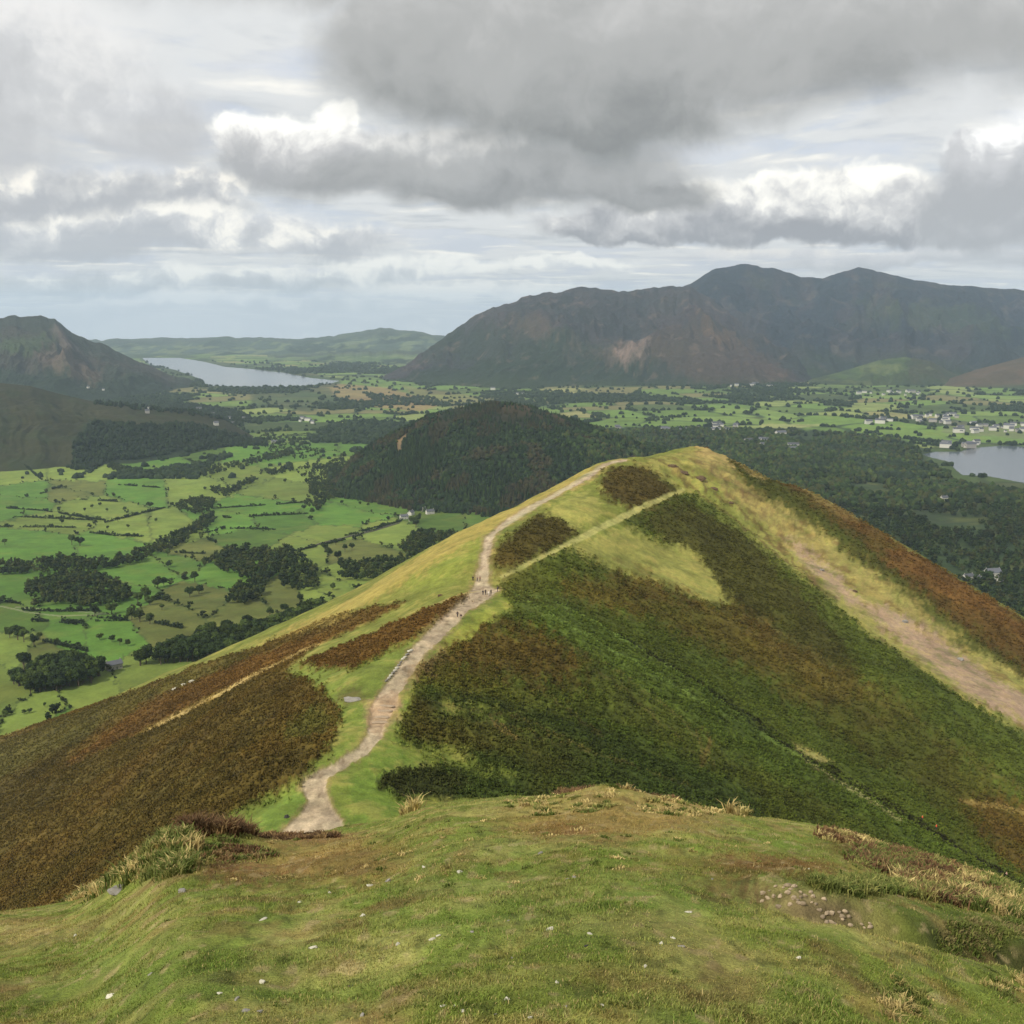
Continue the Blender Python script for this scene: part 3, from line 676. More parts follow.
# path
path_poly = [(272, 848), (284, 829), (300, 812), (308, 800), (303, 792), (301, 784), (312, 774), (338, 760), (358, 748), (368, 735), (370, 722), (371, 706), (380, 692), (397, 668), (410, 650), (430, 630), (450, 611), (468, 595), (474, 584), (480, 560), (486, 537), (502, 522), (531, 505), (561, 490), (588, 475), (603, 464), (626, 459),
             (627, 460.5), (605, 466), (591, 478), (562, 492), (534, 508), (506, 525), (492, 540), (489, 560), (487, 584), (500, 590), (492, 597), (466, 612), (446, 634), (424, 654), (412, 672), (399, 694), (396, 708), (386, 722), (382, 738), (366, 754), (346, 766), (328, 778), (325, 790), (330, 802), (342, 820), (352, 842), (310, 860)]
p.poly([(a_ + (3 if i_ > 26 else -3), b_) for i_, (a_, b_) in enumerate(path_poly)], (138, 118, 82), .7, .7)
PATHM = p.poly(path_poly, (164, 148, 122), .97, .30); BR *= 1 - PATHM
pn = fbm(XX / 1.2, YY / 3, 4, 89); p.c *= (1 + PATHM * .28 * pn)[..., None]; p.mixc(PATHM * sst(pn, .3, .9) * .5, (184, 167, 138)); p.mixc(PATHM * sst(-pn, .35, .9) * .5, (118, 98, 74))
p.stroke([(600, 466), (560, 492), (530, 507), (498, 530)], 1.8, (170, 160, 128), .6, .3)
p.poly([(366, 700), (400, 690), (402, 720), (380, 735), (362, 725)], (160, 130, 100), .5, 1)
p.poly([(410, 665), (440, 645), (446, 655), (425, 680), (405, 690)], (150, 124, 88), .6, 1.5)
p.stroke([(478, 590), (455, 597), (430, 606)], .8, (170, 150, 96), .8, .3)
p.poly([(335, 690), (362, 688), (368, 700), (345, 704)], (92, 74, 50), .6, 1)
# clumpy bracken tone
p.c *= (1 + BR[..., None] * (.30 * nB + .26 * nD + .24 * nA)[..., None].clip(-.6, .9))
p.mixc(BR * sst(nC + .6 * nA, .2, 1.0) * .4 * sst(-XX, -30, 20), (98, 70, 28)); p.mixc(BR * .3, (56, 54, 20)); p.mixc(BR * sst(-nC + .6 * nB, .2, 1.) * .40 * sst(XX, 0, 60), (54, 68, 24))
gm = (1 - BR) * (1 - PATHM); p.mixc(gm * sst(nB + .5 * nD, .15, .9) * .45, (142, 128, 70)); p.mixc(gm * sst(-nB + .5 * nD + .3 * nA, .25, .9) * .5, (88, 98, 40)); p.c *= (1 + (1 - BR)[..., None] * (.20 * nD + .14 * nB)[..., None])
# gentle relief: bracken stands above turf, path is worn in
lump = np.abs(fbm(XX / 1.9, YY / 2.6, 3, 85)); lump = 1 - np.clip(lump * 2.2, 0, 1)
bandm = p.mask(band, 1.5) * (1 - BR); near_b = BR * sst(-YY, -330, -180)
ZZ = ZZ + BR * (.35 + .35 * nD + .5 * (1 - lump) * (.25 + near_b)) - PATHM * .35 + .10 * nD + .14 * nB + bandm * 1.3 * np.clip(ridged(XX / 9, YY / 9, 4, 86), -.2, 1) * sst(YY, 420, 560)
p.c *= (1 + BR * (.5 - lump) * .5 * (.35 + .65 * near_b))[..., None]
p.c = np.clip(p.c, .002, 1)
RG_COL, RG_BR, RG_Z = p.c.copy(), BR.copy(), ZZ.copy()
ridge = ground_obj('ridge_hill', XX, YY, ZZ, p.c, M_RIDGE); ridge['kind'] = 'structure'
def rz(x, y): return sample_grid(RG_Z, x, y, fr[0], .0014, math.log(34), .0032)
def on_ridge(px, py):
    q_ = RC.hit([px], [py])[0]; x, y = q_; return Vector((x, y, float(rz(np.array([x]), np.array([y]))[0])))

# bracken fronds
M_BRK = plain_mat('bracken_frond', (0, 0, 0), .85, 0, 1, .15, attr=True, transl=.15)
n = 420000
f_ = rng.uniform(-.56, .56, n); y = np.exp(rng.uniform(math.log(150), math.log(600), n)); x = f_ * y
b_ = sample_grid(RG_BR, x, y, fr[0], .0014, math.log(34), .0032)
k_ = rng.random(n) < b_ * np.clip(.6 + .5 * fbm(x / 4, y / 4, 2, 95), .15, 1); x, y = x[k_], y[k_]; n = len(x)
z = rz(x, y); c0 = sample_grid(RG_COL, x, y, fr[0], .0014, math.log(34), .0032)
V = np.empty((n, 3, 4, 3)); C = np.empty((n, 3, 4, 3))
for i in range(3):
    a = rng.uniform(0, 2 * math.pi, n); r = rng.uniform(.2, .5, n) * (1 + (y - 150) / 450); w_ = r * .42; h = rng.uniform(.15, .55, n)
    dx, dy = np.cos(a), np.sin(a)
    V[:, i, 0] = np.stack([x, y, z - .15], 1)
    V[:, i, 1] = np.stack([x + dx * r * .5 - dy * w_, y + dy * r * .5 + dx * w_, z + h], 1)
    V[:, i, 2] = np.stack([x + dx * r, y + dy * r, z + h * rng.uniform(.3, .9, n)], 1)
    V[:, i, 3] = np.stack([x + dx * r * .5 + dy * w_, y + dy * r * .5 - dx * w_, z + h], 1)
    C[:, i] = (c0 * rng.uniform(.65, 1.45, (n, 1)) * rng.uniform(.95, 1.05, (n, 3)))[:, None]
bb = (np.arange(n * 3) * 4)[:, None]
me = mesh_np('bracken', V.reshape(-1, 3), bb + np.array([0, 1, 2, 3]), M_BRK, C.reshape(-1, 3), False)
tag(link(bpy.data.objects.new('bracken', me)), 'brown and dark green bracken covering the flanks of the ridge', 'bracken', kind='stuff')

# ================================================================== VALLEY FLOOR
M_VAL = ground_mat('valley_ground', (.012, .08, .4), .16, .3, .3, 1.0)
fv = np.arange(-.72, .721, .0016); yv = np.exp(np.arange(math.log(480), math.log(14800), .0037))
FF, YY = np.meshgrid(fv, yv); XX = FF * YY
ZZ = floor_z(XX, YY)
p = Painter(XX, YY, VC.hit, (92, 120, 52), .002, .008)
G_, Y_, R_, D_ = (80, 113, 41), (107, 123, 53), (92, 98, 46), (74, 98, 36)
SEED = [(15, 475, Y_), (80, 475, Y_), (150, 462, G_), (240, 450, G_), (30, 492, G_), (130, 487, G_), (200, 485, Y_), (66, 493, R_), (80, 487, R_), (20, 503, G_), (90, 506, Y_), (60, 522, Y_), (40, 545, G_), (110, 545, G_), (170, 530, Y_), (130, 530, Y_), (240, 477, Y_),
        (280, 490, Y_), (260, 507, G_), (230, 523, G_), (280, 522, G_), (250, 540, D_), (180, 562, G_), (150, 570, G_), (225, 572, G_), (195, 554, R_), (30, 592, G_), (120, 598, G_), (60, 612, G_), (20, 620, D_), (100, 635, G_), (70, 636, G_), (40, 650, R_), (20, 645, Y_),
        (10, 690, Y_), (40, 712, Y_), (90, 695, Y_), (60, 728, G_), (150, 680, Y_), (200, 600, R_), (245, 612, R_), (165, 615, R_), (290, 600, R_), (310, 600, Y_), (340, 590, Y_), (370, 500, G_), (340, 515, G_), (330, 535, Y_), (390, 535, Y_), (356, 548, R_), (300, 548, Y_), (450, 520, D_), (480, 520, D_),
        (300, 470, Y_), (350, 432, G_), (300, 440, G_), (330, 425, G_), (280, 457, G_), (360, 582, Y_), (380, 590, G_), (205, 448, D_), (290, 432, Y_), (250, 430, G_), (380, 418, G_), (270, 418, D_), (330, 415, Y_), (375, 440, G_)]
# near fields: nearest seed, measured on the ground as azimuth and log distance
sp = VC.hit([a for a, b, c in SEED], [b for a, b, c in SEED])
sf = sp[:, 0] / sp[:, 1]; sl = np.log(sp[:, 1])
sel = (YY < 4300)
wa, wb = p.w[1]
qf = (FF + wa * 1.4)[sel]; ql = (np.log(YY) + wb * 1.5)[sel]
best = np.full(qf.shape, 1e9); sec = best.copy(); idx = np.zeros(qf.shape, int)
for i in range(len(SEED)):
    d = ((qf - sf[i]) * 1.0) ** 2 + ((ql - sl[i]) * .42) ** 2
    mm = d < best; sec = np.where(mm, best, np.minimum(sec, d)); best[mm] = d[mm]; idx[mm] = i
sc_ = np.array([lin(c) for a, b, c in SEED]) * rng.uniform(.84, 1.2, (len(SEED), 1))
fe = np.sqrt(sec) - np.sqrt(best); fe = sst(fe, .0008, .0035)[:, None] * .75 + .25
p.c[sel] = sc_[idx] * fe + np.array(lin((64, 78, 36))) * (1 - fe)
# far plain: small fields
sel = (YY > 3000) | ((XX > 250) & (YY > 900))
X = XX[sel]; Y = YY[sel]
X = X + 60 * fbm(X / 300, Y / 300, 3, 301); Y2 = Y + 90 * fbm(X / 300, Y / 300, 3, 302)
CS = 230.0
gx = np.floor(X / CS); gy = np.floor(Y2 / (CS * 1.3)); best = np.full(X.shape, 1e9); second = best.copy(); hid = np.zeros(X.shape)
for ox in (-1, 0, 1):
    for oy in (-1, 0, 1):
        cx = gx + ox; cy = gy + oy
        px_ = (cx + _hash(cx, cy, 11)) * CS; py_ = (cy + _hash(cx, cy, 12)) * CS * 1.3
        d = np.hypot(X - px_, Y2 - py_); h_ = _hash(cx, cy, 13)
        mm = d < best; second = np.where(mm, best, np.minimum(second, d)); best = np.where(mm, d, best); hid = np.where(mm, h_, hid)
pal = np.array([lin(c) for c in [(98, 122, 58), (110, 132, 66), (88, 108, 52), (124, 136, 76), (70, 86, 46), (134, 132, 84), (100, 126, 58), (112, 108, 70), (94, 118, 54), (62, 76, 42)]])
pc = pal[np.clip((hid * 10).astype(int), 0, 9)]
edge = sst(second - best, 8, 24)[:, None]
pc = pc * edge + np.array(lin((52, 70, 40))) * (1 - edge)
wgt = sst(YY[sel], 3000, 3600)[:, None]; wgt = np.where((XX[sel] > 250)[:, None], 1, wgt)
p.c[sel] = p.c[sel] * (1 - wgt) + pc * wgt
nw = fbm(XX / 420, YY / 700, 4, 311)
p.mixc(sst(YY, 2800, 3300) * sst(nw, .05, .3), (50, 68, 42))
# heath near the head of the lake
p.poly([(330, 383), (390, 388), (440, 405), (420, 412), (380, 408), (330, 395), (290, 388)], (134, 112, 78), .8, 2)
p.poly([(400, 385), (470, 395), (560, 402), (480, 410), (420, 400)], (120, 104, 72), .5, 2)
p.poly([(255, 385), (330, 388), (340, 400), (310, 412), (250, 405)], (58, 72, 46), .8, 2)
p.poly([(850, 428), (960, 430), (975, 436), (860, 438)], (104, 128, 60), .9, .6)
p.poly([(760, 424), (830, 424), (800, 428), (762, 428)], (140, 146, 92), .9, .6)
p.poly([(955, 420), (1030, 432), (1030, 440), (940, 432)], (104, 100, 84), .5, 2)
# broad woods
for q_, c_ in [([(560, 428), (700, 426), (850, 432), (905, 440), (930, 452), (925, 466), (960, 482), (1060, 492), (1100, 800), (700, 700), (640, 470)], (44, 58, 34)), ([(120, 402), (230, 408), (250, 425), (140, 430), (60, 415)], (54, 66, 42))]:
    p.poly(q_, c_, .95, 1.5)
# rough ground texture
nA = fbm(XX / 30, YY / 30, 4, 321); nB = fbm(XX / 90, YY / 90, 3, 322)
nE = fbm(XX / 9, YY / 9, 4, 323); p.c *= (1 + (.14 * nA + .14 * nB + .08 * nE))[..., None]; p.mixc(sst(nA * .6 - nB, .3, 1.1) * .3 * (YY < 3000), (104, 108, 48))
p.mixc(sst(nA + nB, .4, 1.3) * .35, (104, 102, 50)); p.mixc(sst(-nA + nE, .4, 1.3) * .35 * (YY < 2600), (74, 94, 38))
for LK_ in ([(905, 452), (935, 447), (990, 443), (1100, 448), (1300, 465), (1300, 530), (1060, 500), (1000, 494), (960, 484), (930, 472)], [(130, 355), (220, 362), (345, 379), (335, 387), (290, 389), (200, 389), (165, 372)]): p.poly(LK_, (52, 64, 36), .8, 1.5)
# lane and stream lines
p.stroke([(0, 606), (18, 610), (26, 612), (60, 616), (110, 614)], 1.5, (150, 146, 120), .6, .3)
LAKE1 = [(142, 358), (180, 358), (205, 362), (225, 367), (250, 369), (285, 373), (310, 378), (340, 381), (330, 384), (290, 387), (240, 387), (205, 386), (200, 379), (175, 370), (150, 365)]
LAKE2 = [(922, 455), (935, 452), (960, 452), (972, 448), (1000, 446), (1100, 450), (1300, 470), (1300, 520), (1060, 494), (1024, 486), (985, 478), (963, 477), (955, 470), (950, 463), (930, 458)]
def plane_pt(px, py, z): f_, s_2 = ray(px, py); y = z / s_2; return np.stack([f_ * y, y], -1)
DEP = np.zeros(XX.shape)
for LK in (LAKE1, LAKE2):
    d_ = np.array(densify(LK, 8)); q_ = plane_pt(d_[:, 0], d_[:, 1], LAKE); m = in_poly(XX, YY, q_); DEP = np.maximum(DEP, m)
ZZ = ZZ * (1 - DEP) + (LAKE - 4) * DEP
p.c = np.clip(p.c, .002, 1)
val = ground_obj('valley_ground', XX, YY, ZZ, p.c, M_VAL); val['kind'] = 'structure'
VALC = p.c
def vz(x, y): return valley_z(np.asarray(x, float), np.asarray(y, float))

# lakes
mw = bpy.data.materials.new('lake_water'); mw.use_nodes = True; mw.node_tree.nodes.clear(); t = NT(mw.node_tree)
b = t.add('ShaderNodeBsdfPrincipled'); b.inputs['Base Color'].default_value = (.10, .12, .14, 1); b.inputs['Roughness'].default_value = .16; b.inputs['IOR'].default_value = 1.333
tc_ = t.add('ShaderNodeTexCoord'); nz = t.noise(tc_.outputs['Object'], .25, 4, .6); bp = t.add('ShaderNodeBump'); bp.inputs['Strength'].default_value = .35; bp.inputs['Distance'].default_value = .4
t.l.new(nz, bp.inputs['Height']); t.l.new(bp.outputs[0], b.inputs['Normal']); o = t.add('ShaderNodeOutputMaterial'); t.l.new(b.outputs[0], o.inputs[0])
for nm, LK in (('lake', LAKE1), ('lake', LAKE2)):
    d_ = np.array(densify(LK, 6)); q_ = plane_pt(d_[:, 0], d_[:, 1], LAKE)
    # push the sheet a little under the shore so that the bank makes the shoreline
    c_ = q_.mean(0); q_ = c_ + (q_ - c_) * 1.004
    me = bpy.data.meshes.new(nm); me.from_pydata([(a, b2, LAKE + 1.2) for a, b2 in q_], [], [list(range(len(q_)))]); me.materials.append(mw)
    ob = link(bpy.data.objects.new(nm, me)); ob['kind'] = 'structure'

# ================================================================== HILLS AND MOUNTAINS
M_FELL = ground_mat('fell_side', (.0016, .008, .03), .18, .9, .012, 40)
M_HILL = ground_mat('hill_side', (.006, .03, .2), .18, .4, .06, 4)
def build_hill(H, base, paint, mat, nf=500, nt=260):
    f0, f1 = H.f[0] + 1e-4, H.f[-1] - 1e-4
    ff = np.linspace(f0, f1, nf); tt = np.concatenate([np.linspace(-.04, 1, nt), 1 + np.linspace(.01, 1.2, 30) ** 1.5])
    TT, FF2 = np.meshgrid(tt, ff, indexing='ij'); Y, Z = H.at(FF2, TT); X = FF2 * Y
    p = Painter(X, Y, lambda a, b: VC.hit(a, b), base, .002, .008)
    paint(p, FF2, TT, X, Y, Z)
    p.c = np.clip(p.c, .002, 1)
    o = ground_obj(H.name, X, Y, Z, p.c, mat); o['kind'] = 'structure'; H.obj = o; return o
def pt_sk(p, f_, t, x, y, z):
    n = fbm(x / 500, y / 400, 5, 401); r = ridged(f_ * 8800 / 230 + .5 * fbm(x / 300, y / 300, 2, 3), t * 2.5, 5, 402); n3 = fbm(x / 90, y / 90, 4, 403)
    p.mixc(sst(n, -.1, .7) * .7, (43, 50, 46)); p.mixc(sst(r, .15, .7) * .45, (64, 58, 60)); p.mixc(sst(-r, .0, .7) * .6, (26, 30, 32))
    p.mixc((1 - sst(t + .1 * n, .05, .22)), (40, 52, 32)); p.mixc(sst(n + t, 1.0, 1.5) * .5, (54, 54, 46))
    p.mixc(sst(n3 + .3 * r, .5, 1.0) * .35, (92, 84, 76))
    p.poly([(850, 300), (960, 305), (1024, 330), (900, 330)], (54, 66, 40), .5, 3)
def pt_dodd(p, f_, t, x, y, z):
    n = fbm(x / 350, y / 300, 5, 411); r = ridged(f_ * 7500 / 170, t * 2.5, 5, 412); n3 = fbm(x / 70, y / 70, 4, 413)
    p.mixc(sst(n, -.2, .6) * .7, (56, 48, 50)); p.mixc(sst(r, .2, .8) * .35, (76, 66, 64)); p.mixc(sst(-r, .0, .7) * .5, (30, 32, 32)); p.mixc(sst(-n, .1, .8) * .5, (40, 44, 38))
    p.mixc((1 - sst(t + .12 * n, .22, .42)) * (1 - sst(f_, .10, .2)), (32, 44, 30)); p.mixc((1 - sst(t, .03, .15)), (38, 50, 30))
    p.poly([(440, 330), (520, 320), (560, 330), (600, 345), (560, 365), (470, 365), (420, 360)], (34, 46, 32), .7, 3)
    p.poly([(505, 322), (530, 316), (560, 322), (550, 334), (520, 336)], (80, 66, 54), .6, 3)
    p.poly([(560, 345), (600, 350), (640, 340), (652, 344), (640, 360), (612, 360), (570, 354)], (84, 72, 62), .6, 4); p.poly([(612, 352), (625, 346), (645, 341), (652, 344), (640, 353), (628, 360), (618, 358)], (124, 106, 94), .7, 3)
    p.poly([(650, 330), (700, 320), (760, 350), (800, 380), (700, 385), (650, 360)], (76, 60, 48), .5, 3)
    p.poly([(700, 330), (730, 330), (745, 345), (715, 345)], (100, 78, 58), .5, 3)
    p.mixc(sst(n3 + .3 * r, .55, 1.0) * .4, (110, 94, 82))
def pt_green(p, f_, t, x, y, z):
    n = fbm(x / 120, y / 120, 4, 421); p.mixc(sst(n, -.1, .5) * .5, (48, 58, 32))
    p.poly([(825, 372), (840, 362), (858, 354), (880, 347), (912, 349), (908, 374), (870, 377), (832, 379)], (62, 80, 42), .8, 2.5); p.poly([(860, 366), (900, 364), (900, 372), (862, 375)], (92, 98, 58), .6, 2)
    p.poly([(910, 345), (925, 350), (955, 370), (965, 388), (908, 384)], (52, 54, 34), .9, 1.5); p.poly([(862, 350), (868, 350), (872, 378), (864, 378)], (44, 56, 32), .7, 1)
    p.mixc(1 - sst(t + .2 * n, .1, .3), (42, 54, 32)); n5 = fbm(x / 45, y / 90, 3, 422); p.mixc(sst(n5, .1, .5) * .6, (44, 56, 32)); p.mixc(sst(-n5, .3, .7) * .3, (98, 104, 60))
def pt_brown(p, f_, t, x, y, z):
    n = fbm(x / 120, y / 120, 4, 431); p.mixc(sst(n, 0, .6) * .5, (88, 72, 56)); p.mixc(1 - sst(t, .1, .3), (52, 66, 40))
def pt_far(p, f_, t, x, y, z):
    n = fbm(x / 450, y / 700, 5, 441); n2 = fbm(x / 130, y / 300, 3, 442)
    p.mixc(sst(n, .0, .3), (44, 58, 42)); p.mixc(sst(n2, .1, .5) * .6, (112, 124, 82)); p.mixc(sst(t, .45, .8) * .7, (64, 72, 56))
def pt_barf(p, f_, t, x, y, z):
    n = fbm(x / 300, y / 250, 5, 451); r = ridged(f_ * 5500 / 160, t * 2.2, 4, 452)
    p.mixc(sst(n, -.1, .5) * .6, (56, 50, 42)); p.mixc(sst(r, .3, .9) * .35, (88, 80, 68)); p.mixc(1 - sst(t + .15 * n, .25, .45), (34, 46, 30))
    p.poly([(0, 340), (40, 335), (60, 345), (30, 355), (0, 350)], (56, 70, 38), .7, 2)
    p.poly([(32, 349), (55, 350), (80, 360), (100, 372), (104, 382), (80, 378), (50, 368)], (92, 78, 64), .7, 3)
    p.poly([(50, 330), (62, 328), (72, 342), (82, 352), (60, 350)], (96, 86, 78), .6, 2)
def pt_barrow(p, f_, t, x, y, z):
    n = fbm(x / 120, y / 120, 5, 461); r = ridged(f_ * 3300 / 90, t * 2, 4, 463); p.mixc(sst(n, -.2, .5) * .6, (40, 42, 22)); p.mixc(sst(fbm(x / 60, y / 60, 3, 462), 0, .6) * .4, (42, 54, 26)); p.mixc(sst(r, .2, .8) * .35, (56, 52, 30)); p.mixc(sst(-r, .2, .8) * .5, (28, 31, 18))
    p.poly([(75, 470), (72, 440), (90, 420), (140, 425), (190, 425), (262, 440), (262, 470), (150, 475)], (38, 48, 30), .95, 1)
def pt_swin(p, f_, t, x, y, z):
    n = fbm(x / 70, y / 70, 5, 471); p.mixc(sst(n, -.1, .5) * .6, (44, 40, 28)); p.mixc(sst(t, .8, 1) * sst(n, -.2, .4) * .5, (80, 62, 42))
    p.poly([(397, 441), (406, 434), (409, 436), (401, 443), (401, 452), (398, 450)], (128, 110, 80), .8, .6)
build_hill(SKIDDAW, (33, 41, 50), pt_sk, M_FELL, 800, 420)  # base darkened and blued to stand in for cloud shadow on the mountain
build_hill(DODD, (44, 46, 48), pt_dodd, M_FELL, 700, 420)  # cloud shadow is painted into this dark base colour too
build_hill(FOOT, (54, 64, 38), pt_green, M_HILL, 300, 120)
build_hill(FOOT2, (72, 62, 46), pt_brown, M_HILL, 300, 120)
build_hill(FAR, (66, 80, 66), pt_far, M_FELL, 500, 160)
build_hill(FAR2, (84, 104, 62), pt_far, M_FELL, 500, 160)
build_hill(BARF, (44, 50, 38), pt_barf, M_FELL, 600, 320)
build_hill(BARROW, (46, 47, 26), pt_barrow, M_HILL, 500, 260)
build_hill(SWIN, (30, 38, 22), pt_swin, M_HILL, 500, 220)

# ================================================================== HAZE
def box_mesh(name, x0, x1, y0, y1, z0, z1):
    me = bpy.data.meshes.new(name)
    vs = [(x, y, z) for z in (z0, z1) for y in (y0, y1) for x in (x0, x1)]
    me.from_pydata(vs, [], [(0, 2, 3, 1), (4, 5, 7, 6), (0, 1, 5, 4), (2, 6, 7, 3), (0, 4, 6, 2), (1, 3, 7, 5)]); return me
mh = bpy.data.materials.new('haze'); mh.use_nodes = True; mh.node_tree.nodes.clear(); t = NT(mh.node_tree)
pv = t.add('ShaderNodeVolumePrincipled'); pv.inputs['Color'].default_value = (.66, .83, 1.0, 1); pv.inputs['Density'].default_value = HAZE
pv.inputs['Anisotropy'].default_value = .25
o = t.add('ShaderNodeOutputMaterial'); t.l.new(pv.outputs[0], o.inputs['Volume'])
me = box_mesh('haze', -19000, 19000, -300, 25500, -450, 560); me.materials.append(mh)
hz_o = link(bpy.data.objects.new('haze', me)); hz_o['kind'] = 'stuff'

# ================================================================== TREES
def ico(sub, seed, jit, rad=(1, 1, 1)):
    bm = bmesh.new(); bmesh.ops.create_icosphere(bm, subdivisions=sub, radius=1)
    r = np.random.default_rng(seed); off = r.uniform(0, 50, 3)
    V = np.array([v.co[:] for v in bm.verts]); T = np.array([[l.index for l in f.verts] for f in bm.faces]); bm.free()
    d = 1 + jit * fbm(V[:, 0] * 1.7 + off[0] + V[:, 2] * 1.3, V[:, 1] * 1.7 + off[1] - V[:, 2], 3, seed)
    V = V * d[:, None] * np.array(rad); return V, T
def leafcards(P, N, size, r):
    n = len(P); a = r.normal(size=(n, 3)); a = a - (a * N).sum(1)[:, None] * N * .6; a /= np.linalg.norm(a, axis=1)[:, None]
    b = np.cross(N, a); b /= np.linalg.norm(b, axis=1)[:, None] + 1e-6
    s_ = size * r.uniform(.6, 1.4, (n, 1))
    V = np.stack([P - a * s_, P + b * s_ * .7, P + a * s_, P - b * s_ * .7], 1).reshape(-1, 3)
    q = (np.arange(n) * 4)[:, None]; return V, np.concatenate([q + [0, 1, 2], q + [0, 2, 3]])
def crown(seed, nl=8, cards=620, csz=.042, zc=.60, rx=.36, rz_=.38, core=1):
    """unit-height broadleaf crown: many leaf clumps through lobes, with a tone per vertex"""
    r = np.random.default_rng(seed); Vs, Ts, Cs = [], [], []; o = 0
    for i in range(nl):
        a = r.uniform(0, 6.28); h = r.uniform(-.6, .75); q = math.sqrt(max(0, 1 - h * h)) * r.uniform(.3, .72)
        c = np.array([math.cos(a) * q * rx, math.sin(a) * q * rx, zc + h * rz_ * .72]); lr = r.uniform(.34, .52) * rx * (1.1 - .25 * max(h, 0))
        if core:
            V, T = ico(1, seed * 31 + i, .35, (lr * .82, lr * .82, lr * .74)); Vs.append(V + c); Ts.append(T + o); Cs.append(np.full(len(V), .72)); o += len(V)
        n = int(cards / nl); N = r.normal(size=(n, 3)); N[:, 2] = N[:, 2] * .9 + .2; N /= np.linalg.norm(N, axis=1)[:, None]
        P = c + N * lr * r.uniform(.75, 1.12, (n, 1)) * np.array([1, 1, .9]); N2 = N + r.normal(size=(n, 3)) * .5; N2 /= np.linalg.norm(N2, axis=1)[:, None]
        V, T = leafcards(P, N2, csz, r); Vs.append(V); Ts.append(T + o); Cs.append(np.repeat(r.uniform(.75, 1.35, n) * r.uniform(.9, 1.1), 4)); o += len(V)
    return np.concatenate(Vs), np.concatenate(Ts), np.concatenate(Cs)
def trunk_mesh(name, seed, mat):
    r = random.Random(seed); bm = bmesh.new()
    def limb(p0, p1, r0, r1, n=7):
        d = (p1 - p0).normalized(); a = d.orthogonal().normalized(); b = d.cross(a); rings = []
        for k_ in range(4):
            t_ = k_ / 3; c = p0.lerp(p1, t_) + Vector((r.uniform(-1, 1), r.uniform(-1, 1), 0)) * r0 * .3 * (k_ > 0); rr = r0 + (r1 - r0) * t_
            rings.append([bm.verts.new(c + (a * math.cos(6.283 * j / n) + b * math.sin(6.283 * j / n)) * rr) for j in range(n)])
        for A, B in zip(rings[:-1], rings[1:]):
            for j in range(n): bm.faces.new((A[j], A[(j + 1) % n], B[(j + 1) % n], B[j]))
    limb(Vector((0, 0, -.04)), Vector((0, 0, .45)), .035, .022)
    for i in range(5):
        a = i * 1.257 + r.uniform(-.3, .3); z0 = r.uniform(.2, .42)
        limb(Vector((0, 0, z0)), Vector((math.cos(a) * .24, math.sin(a) * .24, z0 + r.uniform(.15, .35))), .014, .005, 5)
    me = bpy.data.meshes.new(name); bm.to_mesh(me); bm.free(); me.materials.append(mat); return me
def conifer(seed, tiers=5, n=8):
    r = np.random.default_rng(seed); Vs, Ts, Cs = [], [], []; o = 0
    for i in range(tiers):
        z0 = .08 + i * .78 / tiers; z1 = min(1, z0 + .34); rad = .20 * (1 - i / (tiers + .6)); a = np.linspace(0, 6.283, n, endpoint=False) + r.uniform(0, 1)
        rr = rad * r.uniform(.65, 1.25, n)
        V = np.concatenate([np.stack([np.cos(a) * rr, np.sin(a) * rr, z0 + r.uniform(-.04, .03, n)], 1), [[r.uniform(-.01, .01), r.uniform(-.01, .01), z1]]])
        T = np.array([[j, (j + 1) % n, n] for j in range(n)]); Vs.append(V); Ts.append(T + o); Cs.append(np.r_[r.uniform(.8, 1.25, n), 1.0]); o += len(V)
    return np.concatenate(Vs), np.concatenate(Ts), np.concatenate(Cs)
def scatter_mesh(name, templates, P, H, W, C, mat, sh=.1):
    """one mesh holding many plants of a mass of vegetation"""
    n = len(P); which = rng.integers(0, len(templates), n); Vs, Ts, Cs = [], [], []; o = 0
    for w_, (V, T, S) in enumerate(templates):
        id_ = np.where(which == w_)[0]
        if not len(id_): continue
        a = rng.uniform(0, 6.283, len(id_)); ca, sa = np.cos(a)[:, None], np.sin(a)[:, None]
        x = (V[None, :, 0] * ca - V[None, :, 1] * sa) * W[id_, None] + P[id_, 0][:, None]
        y = (V[None, :, 0] * sa + V[None, :, 1] * ca) * W[id_, None] + P[id_, 1][:, None]
        z = V[None, :, 2] * H[id_, None] + P[id_, 2][:, None]
        Vs.append(np.stack([x, y, z], -1).reshape(-1, 3)); k_ = len(V)
        Ts.append((T[None] + (np.arange(len(id_)) * k_)[:, None, None] + o).reshape(-1, 3)); o += k_ * len(id_)
        Cs.append((C[id_, None, :] * S[None, :, None]).reshape(-1, 3))
    me = mesh_np(name, np.concatenate(Vs), np.concatenate(Ts), mat, np.concatenate(Cs), False)
    return link(bpy.data.objects.new(name, me))
M_LEAF = plain_mat('tree_leaves', (0, 0, 0), .85, .12, .15, .12, attr=True, transl=.12)
M_LEAF1 = plain_mat('tree_leaf_green', (66, 80, 34), .85, .3, 2.2, .12, obj_random=.42, transl=.12)
M_LEAF2 = plain_mat('tree_leaf_dark', (46, 60, 28), .85, .3, 2.2, .12, obj_random=.4, transl=.12)
M_BARK = plain_mat('bark', (84, 72, 58), .9, .25, 6)
CR_HI = []
for i in range(6):
    V, T, S = crown(500 + i, nl=9 + i % 3, cards=760, rx=.33 + .05 * (i % 3), rz_=.36)
    for M in (M_LEAF1, M_LEAF2): CR_HI.append(mesh_np('crown', V, T, M, None, False))
TR_HI = [trunk_mesh('trunk', i, M_BARK) for i in range(3)]
CR_MID = [crown(600 + i, nl=4, cards=44, csz=.085, zc=.52, rx=.42, rz_=.40) for i in range(5)]
